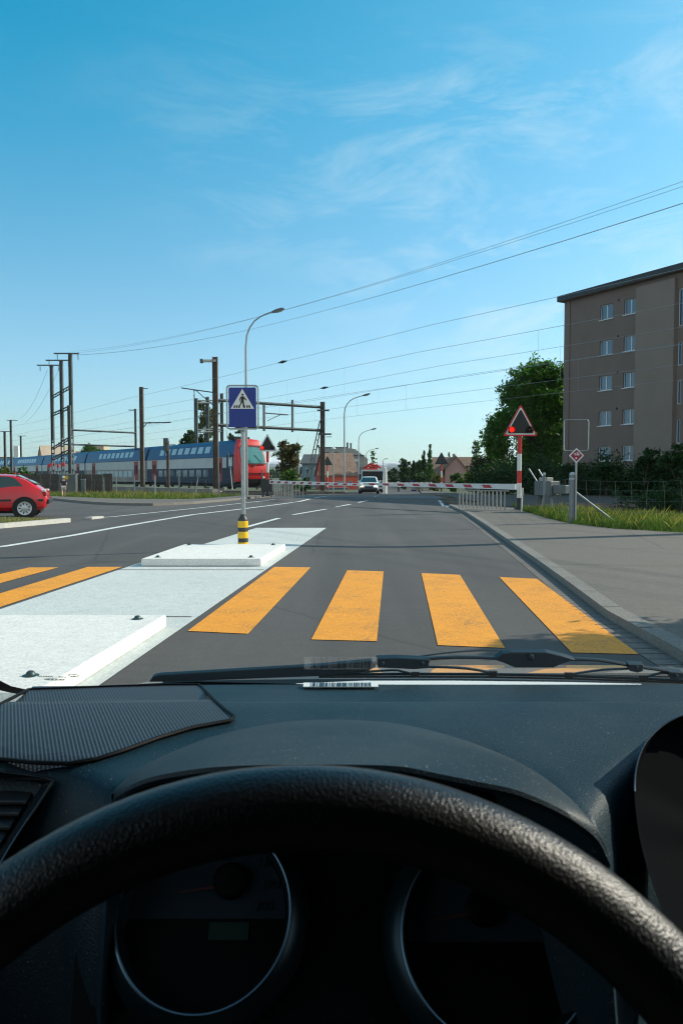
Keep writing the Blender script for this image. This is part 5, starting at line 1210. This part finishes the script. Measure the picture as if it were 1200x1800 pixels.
for px, Y, h, wd, m_, lb in ((8, 62, 1.9, 1.7, 'leaf_olive', 'olive bush with red flowers at far left behind the red car'), (38, 60, 1.7, 1.5, 'leaf_green', 'green bush above the red car roof'), (66, 58, 1.4, 1.3, 'leaf_green', 'green bush left of the board fence'), (-20, 60, 1.9, 1.6, 'leaf_green', 'green bush cut by the left edge of the view')):
    b = tree(lb, X_(px, Y), Y, blobset(.3, h, wd, 7, px+90), .8, m=m_, per=800, size=.10, tr=.05, name='bush', cat='bush', grp='bushes behind the red car')
    if px in (8, 38):
        fl_ = MB()
        for k in range(70):
            p = Vector((random.gauss(0, .9), random.uniform(-1.6, -1.0), random.uniform(.9, 1.7))); fl_.box(p.x-.05, p.x+.05, p.y-.05, p.y+.05, p.z-.05, p.z+.05)
        fl_.build('blossom', 'flower_red', b)
# far tree lines that read as one mass
tl = MB(); leaves(tl, [(x, 620+30*math.sin(x), 3.0+1.5*math.sin(x*.13), 14, 10, 5.5+2*math.sin(x*.37)) for x in range(-460, 460, 17)], 700, 1.1, .3)
o = tl.build('distant_woods', 'leaf_dark', fix=False); tag(o, 'far dark tree line along the horizon', 'woods', kind='stuff')
# street tree out of frame at right whose shadow falls on the last stripe
tree('small round street tree outside the frame at right', 5.9, 6.75, [(0, 0, 2.5, .75, .75, .6), (.3, .1, 2.2, .6, .6, .5), (-.35, -.2, 2.3, .6, .5, .5), (0, .3, 2.8, .5, .5, .4)], 2.3, per=1500, size=.05, tr=.05)

# grass and weeds
def blades(name, label, polyfn, n, h, m, wd=.012, seed=1, z=0.05, lean=.35):
    r = random.Random(seed); mb = MB(); V = mb.v; Fc = mb.f
    for _ in range(n):
        q = polyfn(r)
        if q is None: continue
        x, y, hs2 = q; a = r.random()*6.283; hh = h*hs2*(.35+.9*r.random()); k = len(V); dx, dy = math.cos(a)*wd*(.6+r.random()), math.sin(a)*wd; lx, ly = r.gauss(0, lean)*hh, r.gauss(0, lean)*hh; g = gz(y)+z
        V.extend([(x-dx, y-dy, g), (x+dx, y+dy, g), (x+dx*.6+lx*.45, y+dy*.6+ly*.45, g+hh*.6), (x+lx, y+ly, g+hh)]); Fc.append((k, k+1, k+2, k+3))
    return tag(mb.build(name, m, fix=False), label, 'grass', kind='stuff')
VP = SW_EDGE[1:9]+[rw(-19, -.4), rw(0, -.1)]
def inside(p, poly):
    c = False; x, y = p
    for i in range(len(poly)):
        x1, y1 = poly[i]; x2, y2 = poly[i-1]
        if (y1 > y) != (y2 > y) and x < (x2-x1)*(y-y1)/(y2-y1)+x1: c = not c
    return c
def fn_poly(poly, tall=.0, x0=None):
    xs = [p[0] for p in poly]; ys = [p[1] for p in poly]
    def f(r):
        for _ in range(20):
            x, y = r.uniform(min(xs), max(xs)), r.uniform(min(ys), max(ys))
            if inside((x, y), poly):
                nn = noise.noise(Vector((x*.9, y*.9, 0))); 
                return x, y, .75+nn*tall*1.6+.25
        return None
    return f
blades('grass', 'long green grass on the right verge along the wire fence', fn_poly(VP, .7), 30000, .19, 'grass_blade', .008, 1)
blades('grass', 'dry yellowed grass tips mixed into the right verge', fn_poly(VP, .7), 5000, .26, 'grass_dry', .005, 2)
VL = [(-16.5, 43.5), (-11.4, 38.6), (-8.2, 37.6), (-7.0, 38.4), (-5.4, 46.0), rw(23, -.3), rw(45, -.3), (-24, 52)]
blades('grass', 'rough green grass on the left verge along the fence', fn_poly(VL, .6), 22000, .15, 'grass_blade', .016, 3)
blades('grass', 'dry yellow stalks mixed into the left verge', fn_poly(VL, .6), 4500, .26, 'grass_dry', .012, 4)
IP = [(-7.5, 20.7), (-8.3, 18.6), (-9.9, 15.6), (-16, 14.1), (-16, 20.5), (-9.8, 21.8)]
blades('grass', 'short dry grass behind the white kerb by the red car', fn_poly(IP), 9000, .06, 'grass_dry', .008, 5, z=.06)
# dark weeds where verge meets track bed, loose stones
def stones(label, poly, n, s_, seed):
    r = random.Random(seed); mb = MB(); f = fn_poly(poly)
    for _ in range(n):
        q = f(r)
        if not q: continue
        x, y, _h = q; g = gz(y)+.03; a = s_*(.5+r.random()); T = Matrix.Translation((x, y, g)) @ Matrix.Rotation(r.random()*6, 4, 'Z')
        mb.add([(-a, -a*.6, 0), (a, -a*.7, 0), (a*.8, a*.8, 0), (-a*.9, a*.6, 0), (-a*.4, -a*.3, a*.9), (a*.5, -a*.2, a), (a*.3, a*.4, a*.8)], [(0, 1, 5, 4), (1, 2, 6, 5), (2, 3, 6), (3, 0, 4, 6), (4, 5, 6)], T)
    return tag(mb.build('ballast', 'ballast_stone', fix=False), label, 'stones', kind='stuff')
stones('loose pale ballast stones beside the tracks at right', [rw(-20, 0), rw(-1, 0), rw(-1, 6), rw(-20, 6)], 7000, .035, 8)
stones('loose ballast stones beside the tracks at left', [rw(24, .8), rw(60, .8), rw(60, 5), rw(24, 5)], 7000, .05, 9)

# ================================================================== THE CAR WE SIT IN
car = thing('car', 'dark interior of the car we sit in, with dashboard, steering wheel, gauges and wipers', 'car', (0, 0, 0))
def zglass(Y): return .87+(1.2-Y)*.7
def on_glass(px, py, off=0.0):
    d = at(px, py, 1.0)-EYE     # EYE.z + t*dz = 1.71 - .7*t*dy
    t = (1.71-off-EYE.z)/(d.z+.7*d.y); return EYE+d*t
def on_z(px, py, z, ymin=0, ymax=9):
    d = at(px, py, 1.0)-EYE; t = (z-EYE.z)/d.z; Y = min(max(t*d.y, ymin), ymax); return EYE+d*(Y/d.y)
def lerpt(T, x):
    if x <= T[0][0]: return T[0][1]
    for (a, b), (c, d) in zip(T, T[1:]):
        if x <= c:
            u = (x-a)/(c-a); u = u*u*(3-2*u); return b+(d-b)*u
    return T[-1][1]
# windscreen
g0 = MB(); rows = []
for k in range(2):
    Y = (1.2, .335)[k]; hw = (.62, .56)[k]
    rows.append([(.235-hw*1.35, Y, zglass(Y)), (.235+hw*1.35, Y, zglass(Y))])
ws = g0.loft(rows).build('windscreen', 'windscreen_glass', car)
# black printed border along the lower edge, swinging up at the left corner
up_ = [(-120, 1120), (-60, 1165), (-20, 1186), (0, 1196), (20, 1206), (45, 1211.5), (80, 1211.5), (150, 1208), (250, 1202), (340, 1198), (450, 1200.5), (560, 1203), (800, 1203.5), (1000, 1206), (1200, 1210), (1500, 1214)]
lo_ = [(-120, 1150), (-60, 1188), (-20, 1207), (0, 1213.5), (20, 1218), (45, 1222), (80, 1219.5), (150, 1212.5), (250, 1208), (340, 1204), (450, 1206), (560, 1209), (800, 1210), (1000, 1213), (1200, 1217), (1500, 1222)]
U = [on_glass(x, y, .002) for x, y in up_]; Lw = [on_glass(x, y, .002) for x, y in lo_]
MB().loft([U, Lw]).build('black_border', 'frit_black', ws)
# etched maker's mark, printed to be read from outside
GX = Vector((-1, .0, .0)); GY = Vector((0, -.819, .573)); GN = GX.cross(GY)
def etched(txt, px, py, size, name, parent=ws, xs=1.0, rot=0, align='LEFT', m='etch_dark', basis=None, origin=None, spacing=1):
    cu = bpy.data.curves.new(name, 'FONT'); cu.body = txt; cu.size = size; cu.align_x = align; cu.space_character = spacing; cu.offset = size*.035 if m == 'etch_dark' else 0
    cu.materials.append(M[m]); o = bpy.data.objects.new(name, cu); C.objects.link(o); o.parent = parent
    bx_, by_ = basis or (GX, GY); p = origin if origin is not None else on_glass(px, py, .003)
    bz_ = bx_.cross(by_); mm = Matrix((bx_, by_, bz_)).transposed().to_4x4() @ Matrix.Rotation(rot, 4, 'Z') @ Matrix.Diagonal((xs, 1, 1, 1)); mm.translation = p
    me_ = bpy.data.meshes.new_from_object(o); bpy.data.objects.remove(o); me_.transform(mm); o = bpy.data.objects.new(name, me_); C.objects.link(o); o.parent = parent
    return o
etched('43R - 004339', 118, 1191.5, .0070, 'etched_number', xs=1.02, rot=R(5.5))
etched('E4', 129.5, 1190, .0060, 'etched_number', xs=1.0, rot=R(5.5), align='CENTER')
etched('..8', 100, 1203, .0045, 'etched_number', rot=R(5), align='CENTER')
def on_glass_ring(px, py, a, b, r, rot):
    c = on_glass(px, py, .003); P = []
    for k in range(20):
        t = 2*math.pi*k/20; x = a*math.cos(t); y = b*math.sin(t); P.append(c+GX*(x*math.cos(rot)-y*math.sin(rot))+GY*(x*math.sin(rot)+y*math.cos(rot)))
    return ring_tube(MB(), P, r, 4)
on_glass_ring(129.5, 1187.3, .0072, .0042, .0004, R(5)).build('etched_oval', 'etch_dark', ws)
ov = on_glass_ring(96.5, 1194.5, .0138, .0028, .0004, R(5))
c0 = on_glass(96.5, 1194.5, .003)
for k in range(9):
    x = -.0115+k*.0027; p = c0+GX*x+GY*(x*.09); ov.tube([p-GY*.0014, p+GY*.0014+GX*(.0008 if k % 2 else -.0006)], .00045, 4)
ov.build('etched_oval', 'etch_dark', ws)

# dashboard
YB = [(-.75, .70), (-.30, .70), (-.25, .69), (-.196, .645), (-.187, .63), (-.1755, .678), (-.149, .722), (.141, .715), (.165, .663), (.18, .612), (.188, .574), (.194, .572), (.205, .60), (.245, .665), (.275, .705), (.34, .73), (1.2, .73)]
def dash_profile(X):
    yb = lerpt(YB, X)
    pr = [(1.10, .90), (1.092, .935), (1.082, .950), (1.06, .9585), (1.0, .9625), (.95, .965), (.925, .971), (.905, .980), (.885, .985), (.85, .9865), (.80, .987)]
    n = 7
    for k in range(1, n+1):
        Y = .80+(yb+.02-.80)*k/n; pr.append((Y, .987-.003*(k/n)**2))
    pr += [(yb+.008, .981), (yb, .976), (yb-.008, .967), (yb-.018, .948), (yb-.032, .912), (yb-.05, .85), (yb-.06, .76), (yb-.06, .55)]
    return pr
xsd = sorted([-.75+.025*k for k in range(0, 78)]+[-.196, -.187, -.181, -.162, -.14, .14, .165, .158, .18, .184, .188, .194, .198])
rows = []
for X in xsd:
    row = []
    for Y, z in dash_profile(X):
        xx = X
        row.append((xx, Y, z-.010*max(0, (abs(X-.235)-.35))**1.2))
    rows.append(row)
# the far left end tapers in to the windscreen corner
def xleft(Y):
    return lerpt([(.70, -.80), (.86, -.50), (.889, -.408), (.93, -.411), (.98, -.418), (1.05, -.43), (1.1, -.435)], Y)
for i, row in enumerate(rows):
    rows[i] = [(max(x, xleft(y)) if y > .80 else x, y, z) for x, y, z in row]
dash = MB().loft(rows).build('dashboard', 'dash_plastic', car, smooth=True)
for v in dash.data.polygons: v.use_smooth = True
# recessed demister tray line
def dz_(Y): return .9585 if Y > 1.06 else .9625
# speaker grille
gp = [(50, 1213.5), (120, 1211), (200, 1208), (290, 1205.5), (350, 1205), (362, 1217), (378, 1234), (396, 1250), (411, 1261), (405, 1268), (340, 1280), (280, 1298), (220, 1320), (170, 1336), (120, 1344), (60, 1342), (0, 1336), (-90, 1330), (-150, 1320), (-150, 1280), (-60, 1256), (0, 1240)]
def dtop(px, py):
    p = on_z(px, py, .985)
    for _ in range(6):
        pr = dash_profile(p.x); z = .985
        for (a, b), (c, d) in zip(pr, pr[1:]):
            if c <= p.y <= a: z = b+(d-b)*(a-p.y)/(a-c); break
        z -= .010*max(0, (abs(p.x-.235)-.35))**1.2
        p = on_z(px, py, z+.002)
    return p
G = [dtop(*p) for p in gp]; cen = sum(G, Vector())/len(G)
bmq = bmesh.new(); fq = bmq.faces.new([bmq.verts.new(p) for p in G])
bmesh.ops.triangulate(bmq, faces=bmq.faces[:])
bmesh.ops.subdivide_edges(bmq, edges=bmq.edges[:], cuts=5, use_grid_fill=True)
for v in bmq.verts:
    pr = dash_profile(v.co.x)
    for (a, b), (c, d) in zip(pr, pr[1:]):
        if c <= v.co.y <= a: v.co.z = b+(d-b)*(a-v.co.y)/(a-c)+.0028-.010*max(0, (abs(v.co.x-.235)-.35))**1.2; break
me = bpy.data.meshes.new('speaker_grille'); bmq.to_mesh(me); bmq.free(); me.materials.append(M['speaker_mesh'])
go = bpy.data.objects.new('speaker_grille', me); C.objects.link(go); go.parent = dash
ring_tube(MB(), [p+Vector((0, 0, .001)) for p in G], .0022, 6).build('grille_rim', 'pod_plastic', go, smooth=True)
# vehicle number plate strip at the foot of the windscreen
vp = dtop(600, 1206.5); vp.z += .0015
vo_ = MB().box(vp.x-.052, vp.x+.050, vp.y-.010, vp.y+.010, vp.z, vp.z+.001).build('number_strip', 'vin_white', dash)
rb = random.Random(3); x = vp.x-.042; bars = MB()
while x < vp.x+.038:
    wd = rb.choice((.0007, .0012, .002)); bars.box(x, x+wd, vp.y-.0095, vp.y+.0085, vp.z+.0012, vp.z+.0016); x += wd+rb.choice((.0008, .0014, .002))
bars.build('bar_code', 'frit_black', vo_)
# instrument hood
A_ = [(196, 1398), (215, 1375), (260, 1342), (330, 1310), (400, 1287), (500, 1269), (600, 1265), (700, 1272), (780, 1290), (860, 1317), (930, 1350), (990, 1393), (1035, 1440), (1060, 1480), (1071, 1512)]
B_ = [(197, 1403), (215, 1388), (262, 1367), (335, 1353), (400, 1347), (500, 1344), (600, 1344), (700, 1347), (770, 1360), (840, 1374), (905, 1388), (965, 1412), (1015, 1440), (1050, 1470), (1071, 1512)]
YBb = [.625, .60, .575, .56, .552, .546, .545, .545, .545, .545, .546, .548, .551, .554, .556]
def dens(L, n=4):     # denser sampling with a Catmull-Rom curve
    o = []
    for i in range(len(L)-1):
        p0, p1, p2, p3 = L[max(i-1, 0)], L[i], L[i+1], L[min(i+2, len(L)-1)]
        for k in range(n):
            t = k/n; o.append(.5*((2*p1)+(p2-p0)*t+(2*p0-5*p1+4*p2-p3)*t*t+(3*p1-p0-3*p2+p3)*t**3))
    return o+[L[-1]]
A = dens([on_z(x, y, .988, .558) for x, y in A_]); B = dens([at(x, y, Y) for (x, y), Y in zip(B_, YBb)])
nA = len(A); rows = []
for k in range(9):
    u = k/8; row = []
    for i in range(nA):
        s_ = math.sin(math.pi*i/(nA-1))**.5; p = A[i].lerp(B[i], u); p.z += .006*s_*math.sin(math.pi*u); row.append(p)
    rows.append(row)
rows = [[a+Vector((0, .006, -.018)) for a in A]]+rows
for dy, dz in ((-.0015, -.003), (.001, -.007), (.008, -.0095), (.05, -.018), (.12, -.035)):
    rows.append([p+Vector((0, dy, dz)) for p in B])
hood = MB().loft(rows).build('instrument_hood', 'hood_plastic', car, smooth=True)
# gauge cluster panel
e0, e1 = at(600, 1900, .56), at(600, 1380, .70); VV = (e1-e0).normalized(); NN = Vector((1, 0, 0)).cross(VV); NN = NN if NN.y < 0 else -NN
def on_panel(px, py):
    d = at(px, py, 1.0)-EYE; t = (e0-EYE).dot(NN)/d.dot(NN); return EYE+d*t
PA, PB, PC_, PD_ = [on_panel(*p)-NN*.003 for p in ((150, 1385), (1095, 1385), (1130, 1990), (110, 1990))]
pan = MB().prism([PA, PB, PC_, PD_], NN*-.01).build('gauge_panel', 'pod_plastic', car)
def on_panel(px, py):
    d = at(px, py, 1.0)-EYE; t = (e0-EYE).dot(NN)/d.dot(NN); return EYE+d*t
XX = Vector((1, 0, 0))
def frame(o): m_ = Matrix((XX, VV, NN)).transposed().to_4x4(); m_.translation = o; return m_
def gauge(px, py, r, speed):
    c = on_panel(px, py)+NN*.004; T = frame(c); k = .000466
    g = MB().lathe([(r+.016, 0), (r+.013, .010), (r+.004, .019), (r, .021), (r-.0015, .019), (r-.003, .002)], 64, T).build('gauge', 'bezel', car, smooth=True)
    ring = MB(); ring_tube(ring, [T @ Vector(((r+.0012)*math.cos(2*math.pi*i/72), (r+.0012)*math.sin(2*math.pi*i/72), .0205)) for i in range(72)], .0016, 8)
    ring.build('gauge_ring', 'ring_metal', g, smooth=True)
    MB().prism([T @ Vector((r*math.cos(2*math.pi*i/48), r*math.sin(2*math.pi*i/48), .0015)) for i in range(48)], NN*-.001).build('dial', 'dial_black', g)
    a0 = R(-2)
    P = [T @ Vector(((r-.004)*math.cos(a0+(math.pi-2*a0)*i/30), (r-.004)*math.sin(a0+(math.pi-2*a0)*i/30), .0020)) for i in range(31)]
    MB().prism(P, NN*.0006).build('dial_scale', 'dial_face', g)
    hx, hy = (.018, .026) if speed else (-.006, .022)
    MB().lathe([(0, .010), (.012, .009), (.0145, .006), (.0145, .001)], 24, T @ Matrix.Translation((hx, hy, .002))).build('needle_hub', 'dial_black', g, smooth=True)
    MB().prism([T @ Vector(p) for p in ((hx-.010, hy-.0035, .007), (hx-.010, hy-.0055, .007), (hx-.042, hy-.0095, .007), (hx-.042, hy-.0088, .007))], NN*.001).build('needle', 'needle_orange', g)
    if speed:
        for tx, x, y in (('140', 92, 124), ('160', 104, 90), ('180', 113, 52), ('200', 104, 17), ('km/h', 20, 100)):
            etched(tx, 0, 0, .0105 if tx != 'km/h' else .0085, 'dial_number', g, align='CENTER', m='frit_black', basis=(XX, VV), origin=c+XX*(x*k)+VV*(y*k-.004)+NN*.0030)
        MB().box(.003, .036, -.018, -.005, .002, .003, T).build('display', 'lcd', g)
    else:
        for tx, x, y in (('H', 108, 34), ('C', -90, 10)): etched(tx, 0, 0, .008, 'dial_number', g, align='CENTER', m='frit_black', basis=(XX, VV), origin=c+XX*(x*k)+VV*(y*k-.004)+NN*.0030)
    return g
gauge(365, 1612, .0700, True); gauge(863, 1652, .0745, False)

# steering wheel
wc = Vector((-.0192, .2275, .9478)); tl_, rl_ = .3729, -.0256
wu = Vector((math.cos(rl_), 0, -math.sin(rl_))); wv = Vector((0, math.sin(tl_), math.cos(tl_))); wn_ = wu.cross(wv)
rim = MB(); ring_tube(rim, [wc+wu*(.185*math.cos(2*math.pi*i/120))+wv*(.185*math.sin(2*math.pi*i/120)) for i in range(120)], .0160, 24)
sw = thing('steering_wheel', '', '') if False else rim.build('steering_wheel', 'leather', car, smooth=True)
WT = Matrix((wu, wv, -wn_ if wn_.y > 0 else wn_)).transposed().to_4x4(); WT.translation = wc
if WT.to_3x3().determinant() < 0: WT = Matrix((wu, wv, wn_)).transposed().to_4x4(); WT.translation = wc
sgn_ = -1 if (WT.to_3x3() @ Vector((0, 0, 1))).y > 0 else 1
MB().lathe([(0, .0), (.055, -.002), (.072, -.012), (.075, -.04), (.05, -.06)], 32, WT @ Matrix.Diagonal((1, .8, sgn_, 1)) @ Matrix.Translation((0, -.03, 0))).build('hub', 'pod_plastic', sw, smooth=True)
for s_ in (-1, 1):
    MB().tube([WT @ Vector((s_*.05, -.03, -.02*sgn_)), WT @ Vector((s_*.12, -.045, -.02*sgn_)), WT @ Vector((s_*.178, -.04, 0))], [.024, .017, .015], 10, squash=.6).build('spoke', 'pod_plastic', sw, smooth=True)
# air vent at the left
vq = [(-230, 1352, .705), (0, 1357, .688), (78, 1367, .684), (92, 1373, .682), (88, 1384, .680), (45, 1445, .660), (5, 1512, .640), (-60, 1640, .605), (-260, 1640, .61)]
vi = [(-220, 1366, .703), (0, 1368, .690), (66, 1375, .687), (74, 1380, .686), (36, 1440, .666), (6, 1486, .652), (-70, 1620, .615), (-240, 1620, .62)]
Vq = [at(*p) for p in vq]; Vi = [at(*p) for p in vi]
MB().prism([p+Vector((0, .028, -.004)) for p in Vi], (0, .01, 0)).build('air_vent', 'dark_hole', dash)
avn = dash.children[-1]
fr = bmesh.new(); fr.faces.new([fr.verts.new(p) for p in Vq])
# frame: ring between outer and inner outline
from mathutils.geometry import tessellate_polygon
fr.free(); vs_ = Vq+Vi; tri_ = tessellate_polygon([Vq, Vi]); fm = MB(); fm.v = [tuple(p) for p in vs_]+[tuple(p+Vector((0, .02, -.006))) for p in vs_]; fm.f = [tuple(t) for t in tri_]
nq, ni = len(Vq), len(Vi); tt_ = nq+ni
for i in range(nq): fm.f.append((i, (i+1) % nq, (i+1) % nq+tt_, i+tt_))
for i in range(ni): fm.f.append((nq+i, nq+(i+1) % ni, nq+(i+1) % ni+tt_, nq+i+tt_))
fm.build('vent_frame', 'pod_plastic', avn)
MB().tube(dens([at(*p) for p in ((93, 1374, .680), (70, 1410, .670), (46, 1446, .659), (4, 1514, .639), (-60, 1642, .604))]), .0010, 6).build('edge_highlight', 'highlight_metal', avn, smooth=True)  # thin bright tube stands in for the highlight along the vent edge
for (y, xr, Yv) in ((1388, 60, .684), (1408, 47, .678), (1431, 32, .670), (1455, 17, .661), (1478, 2, .655)):
    a = at(-260, y-4, Yv+.02); b = at(xr, y, Yv+.006); MB().prism([a, b, b+Vector((0, -.016, -.004)), a+Vector((0, -.016, -.004))], (0, 0, -.0035)).build('vent_slat', 'black_plastic', avn, bevel=.0008)
# passenger side pod with bright edge
pq = [(1420, 1236, .72), (1300, 1241, .71), (1240, 1247, .70), (1200, 1257, .69), (1162, 1277, .68), (1134, 1305, .665), (1119, 1340, .65), (1114, 1380, .635), (1117, 1430, .615), (1127, 1490, .60), (1148, 1560, .58), (1180, 1640, .56), (1250, 1760, .54), (1420, 1760, .54)]
Pq = [at(*p) for p in pq]; Pd = dens(Pq[:-1])
# rounded shoulder from the outline back into the dash, then a dished dark face
cenp = at(1330, 1500, .64)
def psh(q, k): return q+(q-EYE)*k
rows = [[psh(p, .12) for p in Pd], [psh(p, .02) for p in Pd], Pd, [psh(p.lerp(cenp, .012), .004) for p in Pd], [psh(p.lerp(cenp, .03), .025) for p in Pd], [psh(p.lerp(cenp, .5), .032) for p in Pd], [psh(cenp, .034) for p in Pd]]
pod = MB().loft(rows).build('centre_console', 'pod_face', car, smooth=True)
MB().tube([p+Vector((0, -.0006, .0004)) for p in Pd[8:30]], .0008, 6).build('edge_highlight', 'highlight_metal', pod, smooth=True)  # bright line modelled for the highlight on the pod's rounded edge

# cowl, bonnet, wipers
cw = MB(); cr0 = [(286, 1197.5), (420, 1195), (560, 1193.5), (800, 1193), (1000, 1196), (1200, 1200), (1500, 1205)]; cr1 = [(300, 1189), (430, 1185), (560, 1183), (800, 1183), (1000, 1185), (1200, 1189), (1500, 1196)]
rows = [[at(x, y, 1.165) for x, y in cr0], [at(x, y+1, 1.165)+Vector((0, 0, -.03)) for x, y in cr0]]
MB().loft([[at(x, y, 1.40) for x, y in cr1]]+[[at(x, y, 1.20) for x, y in cr0]]+rows[1:]).build('cowl', 'wiper_black', car, smooth=True)
bn = MB(); rows = []
for k, Y in enumerate((1.36, 1.5, 1.8, 2.1)):
    rows.append([(x, Y, at(600, (1183, 1176, 1169, 1171)[k], Y).z-(0, 0, 0, .03)[k]-.10*max(0, -.0-x)**1.2-.06*max(0, x-.62)**1.3) for x in [-.45+.1*i for i in range(16)]])
bn.loft(rows).build('bonnet', 'bonnet_paint', car, smooth=True)
MB().loft([[at(x, y, 1.155) for x, y in ((520, 1201.5), (640, 1196.5), (800, 1196.5), (1000, 1199), (1126, 1202))], [at(x, y, 1.115) for x, y in ((520, 1204.2), (640, 1203.5), (800, 1203.8), (1000, 1206), (1126, 1208))]]).build('white_strip', 'vin_white', car)  # white strip across the foot of the windscreen
wp_ = MB()
wipo = MB().prism([at(x, y, 1.105) for x, y in ((262, 1199), (268, 1190), (279, 1186.5), (400, 1179.5), (560, 1170), (655, 1161), (662, 1172), (640, 1183), (560, 1189), (400, 1195), (300, 1199))], (0, .008, .002)).build('wiper', 'wiper_black', car, bevel=.001)
MB().tube([at(x, y, 1.112) for x, y in ((560, 1186), (700, 1184.5), (860, 1185), (1010, 1188), (1200, 1196), (1400, 1206))], .0022, 6).build('blade', 'wiper_black', wipo)
MB().tube([at(x, y, 1.115) for x, y in ((560, 1190), (700, 1189.5), (860, 1190), (1010, 1193), (1200, 1200), (1400, 1210))], .0016, 6).build('blade', 'rubber', wipo)
def flat(P, r, nm='arm', Y=1.10, par=wipo, m='wiper_black', sq=.55):
    return MB().tube(dens([at(x, y, Y) for x, y in P], 3), r, 8, squash=sq).build(nm, m, par, smooth=True)
flat([(655, 1166), (720, 1160), (800, 1155), (890, 1157)], .0050)
flat([(975, 1158), (1050, 1160), (1115, 1171), (1165, 1178), (1220, 1190), (1350, 1212)], .0050)
flat([(735, 1154), (800, 1146), (860, 1143.5), (930, 1145), (985, 1149)], .0024, Y=1.13)
flat([(700, 1172), (760, 1172), (820, 1175), (866, 1183)], .0036, 'bridge')
flat([(640, 1181), (690, 1178), (706, 1180), (732, 1186)], .0030, 'bridge')
flat([(1003, 1185), (1060, 1177), (1120, 1175)], .0030, 'bridge'); flat([(1128, 1192), (1160, 1183), (1185, 1184)], .0030, 'bridge')
def blk(P, nm='joint', Y=1.092): return MB().prism([at(x, y, Y) for x, y in P], (0, .012, .003)).build(nm, 'wiper_black', wipo, bevel=.0012)
blk([(661, 1158), (700, 1157), (756, 1160), (752, 1175), (728, 1177), (664, 1174)])
blk([(884, 1149), (898, 1147), (960, 1147), (986, 1153), (1010, 1160), (985, 1168), (972, 1174), (905, 1174), (886, 1166), (868, 1160)], 'arm_bracket')
blk([(1103, 1168), (1131, 1169), (1130, 1180), (1120, 1183), (1106, 1180)]); blk([(1174, 1181), (1201, 1183), (1206, 1194), (1178, 1194)])
for x, y, r_ in ((933, 1155, .0042), (1119, 1174, .0028), (742, 1166, .0028), (672, 1166, .003), (1188, 1188, .0028)):
    c_ = at(x, y, 1.089); MB().lathe([(0, .003), (r_*.7, .0025), (r_, 0)], 14, Matrix.Translation(c_) @ Matrix.Rotation(R(75), 4, 'X')).build('rivet', 'wiper_black', wipo, smooth=True)
for x, y in ((866, 1184), (999, 1187), (1130, 1192), (730, 1186)):
    MB().box(-.006, .006, -.003, .003, -.004, .004, Matrix.Translation(at(x, y, 1.10))).build('claw', 'rubber', wipo, bevel=.001)

# cabin shell behind and around the driver
MB().box(-.66, 1.12, -1.45, .33, 1.482, 1.53).build('roof', 'cloth_seat', car)
for x in (-.72, 1.12): MB().box(x, x+.06, -1.45, 1.05, .28, .93).build('door', 'pod_plastic', car)
for s_, xa, xb in ((-1, -.68, -.58), (1, 1.14, 1.05)):
    MB().tube([(xa, 1.22, .86), (xb, .33, 1.49)], .035, 8).build('windscreen_pillar', 'pod_plastic', car)
    MB().tube([(xa, -.25, .9), (xb, -.35, 1.49)], .05, 8).build('door_pillar', 'pod_plastic', car)
for x in (-.72, 1.12):
    MB().box(x, x+.05, -1.45, -.25, .935, 1.48).build('cabin_light_block', 'cloth_seat', car)  # unseen opaque panels added over the rear side openings to darken the cabin
MB().box(-.72, 1.18, -1.5, -1.45, .28, 1.5).build('rear_panel', 'cloth_seat', car)
MB().box(-.72, 1.18, -1.45, 1.1, .24, .28).build('floor_pan', 'cloth_seat', car)
MB().box(-.66, 1.12, 1.10, 1.14, .28, .88).build('bulkhead', 'pod_plastic', car)
for x in (-.01, .62):
    s_ = MB().box(x-.25, x+.25, -.55, -.02, .38, .52).build('seat', 'cloth_seat', car, bevel=.05)
    MB().prism([(x-.24, -.50, .5), (x-.24, -.72, 1.12), (x-.24, -.84, 1.10), (x-.24, -.62, .45)], (.48, 0, 0)).build('backrest', 'cloth_seat', s_, bevel=.05)
    MB().box(x-.13, x+.13, -.86, -.76, 1.14, 1.32).build('head_restraint', 'cloth_seat', s_, bevel=.04)

# ================================================================== HAZE
HAZE = 6e-5
if HAZE:
    hm_ = bpy.data.materials.new('haze_air'); hm_.use_nodes = True; t = hm_.node_tree; t.nodes.clear()
    o = nd(t, 'ShaderNodeOutputMaterial'); v = nd(t, 'ShaderNodeVolumePrincipled'); v.inputs['Color'].default_value = (.86, .93, 1, 1); v.inputs['Density'].default_value = HAZE; v.inputs['Anisotropy'].default_value = .3
    t.links.new(v.outputs[0], o.inputs['Volume'])
    hb_ = MB().box(-9400, 9400, -400, 9400, -2.2, 330)
    me = bpy.data.meshes.new('haze'); me.from_pydata(hb_.v, [], hb_.f); me.materials.append(hm_)
    b = bmesh.new(); b.from_mesh(me); bmesh.ops.recalc_face_normals(b, faces=b.faces); b.to_mesh(me); b.free()
    ho = bpy.data.objects.new('haze', me); C.objects.link(ho); ho['kind'] = 'stuff'
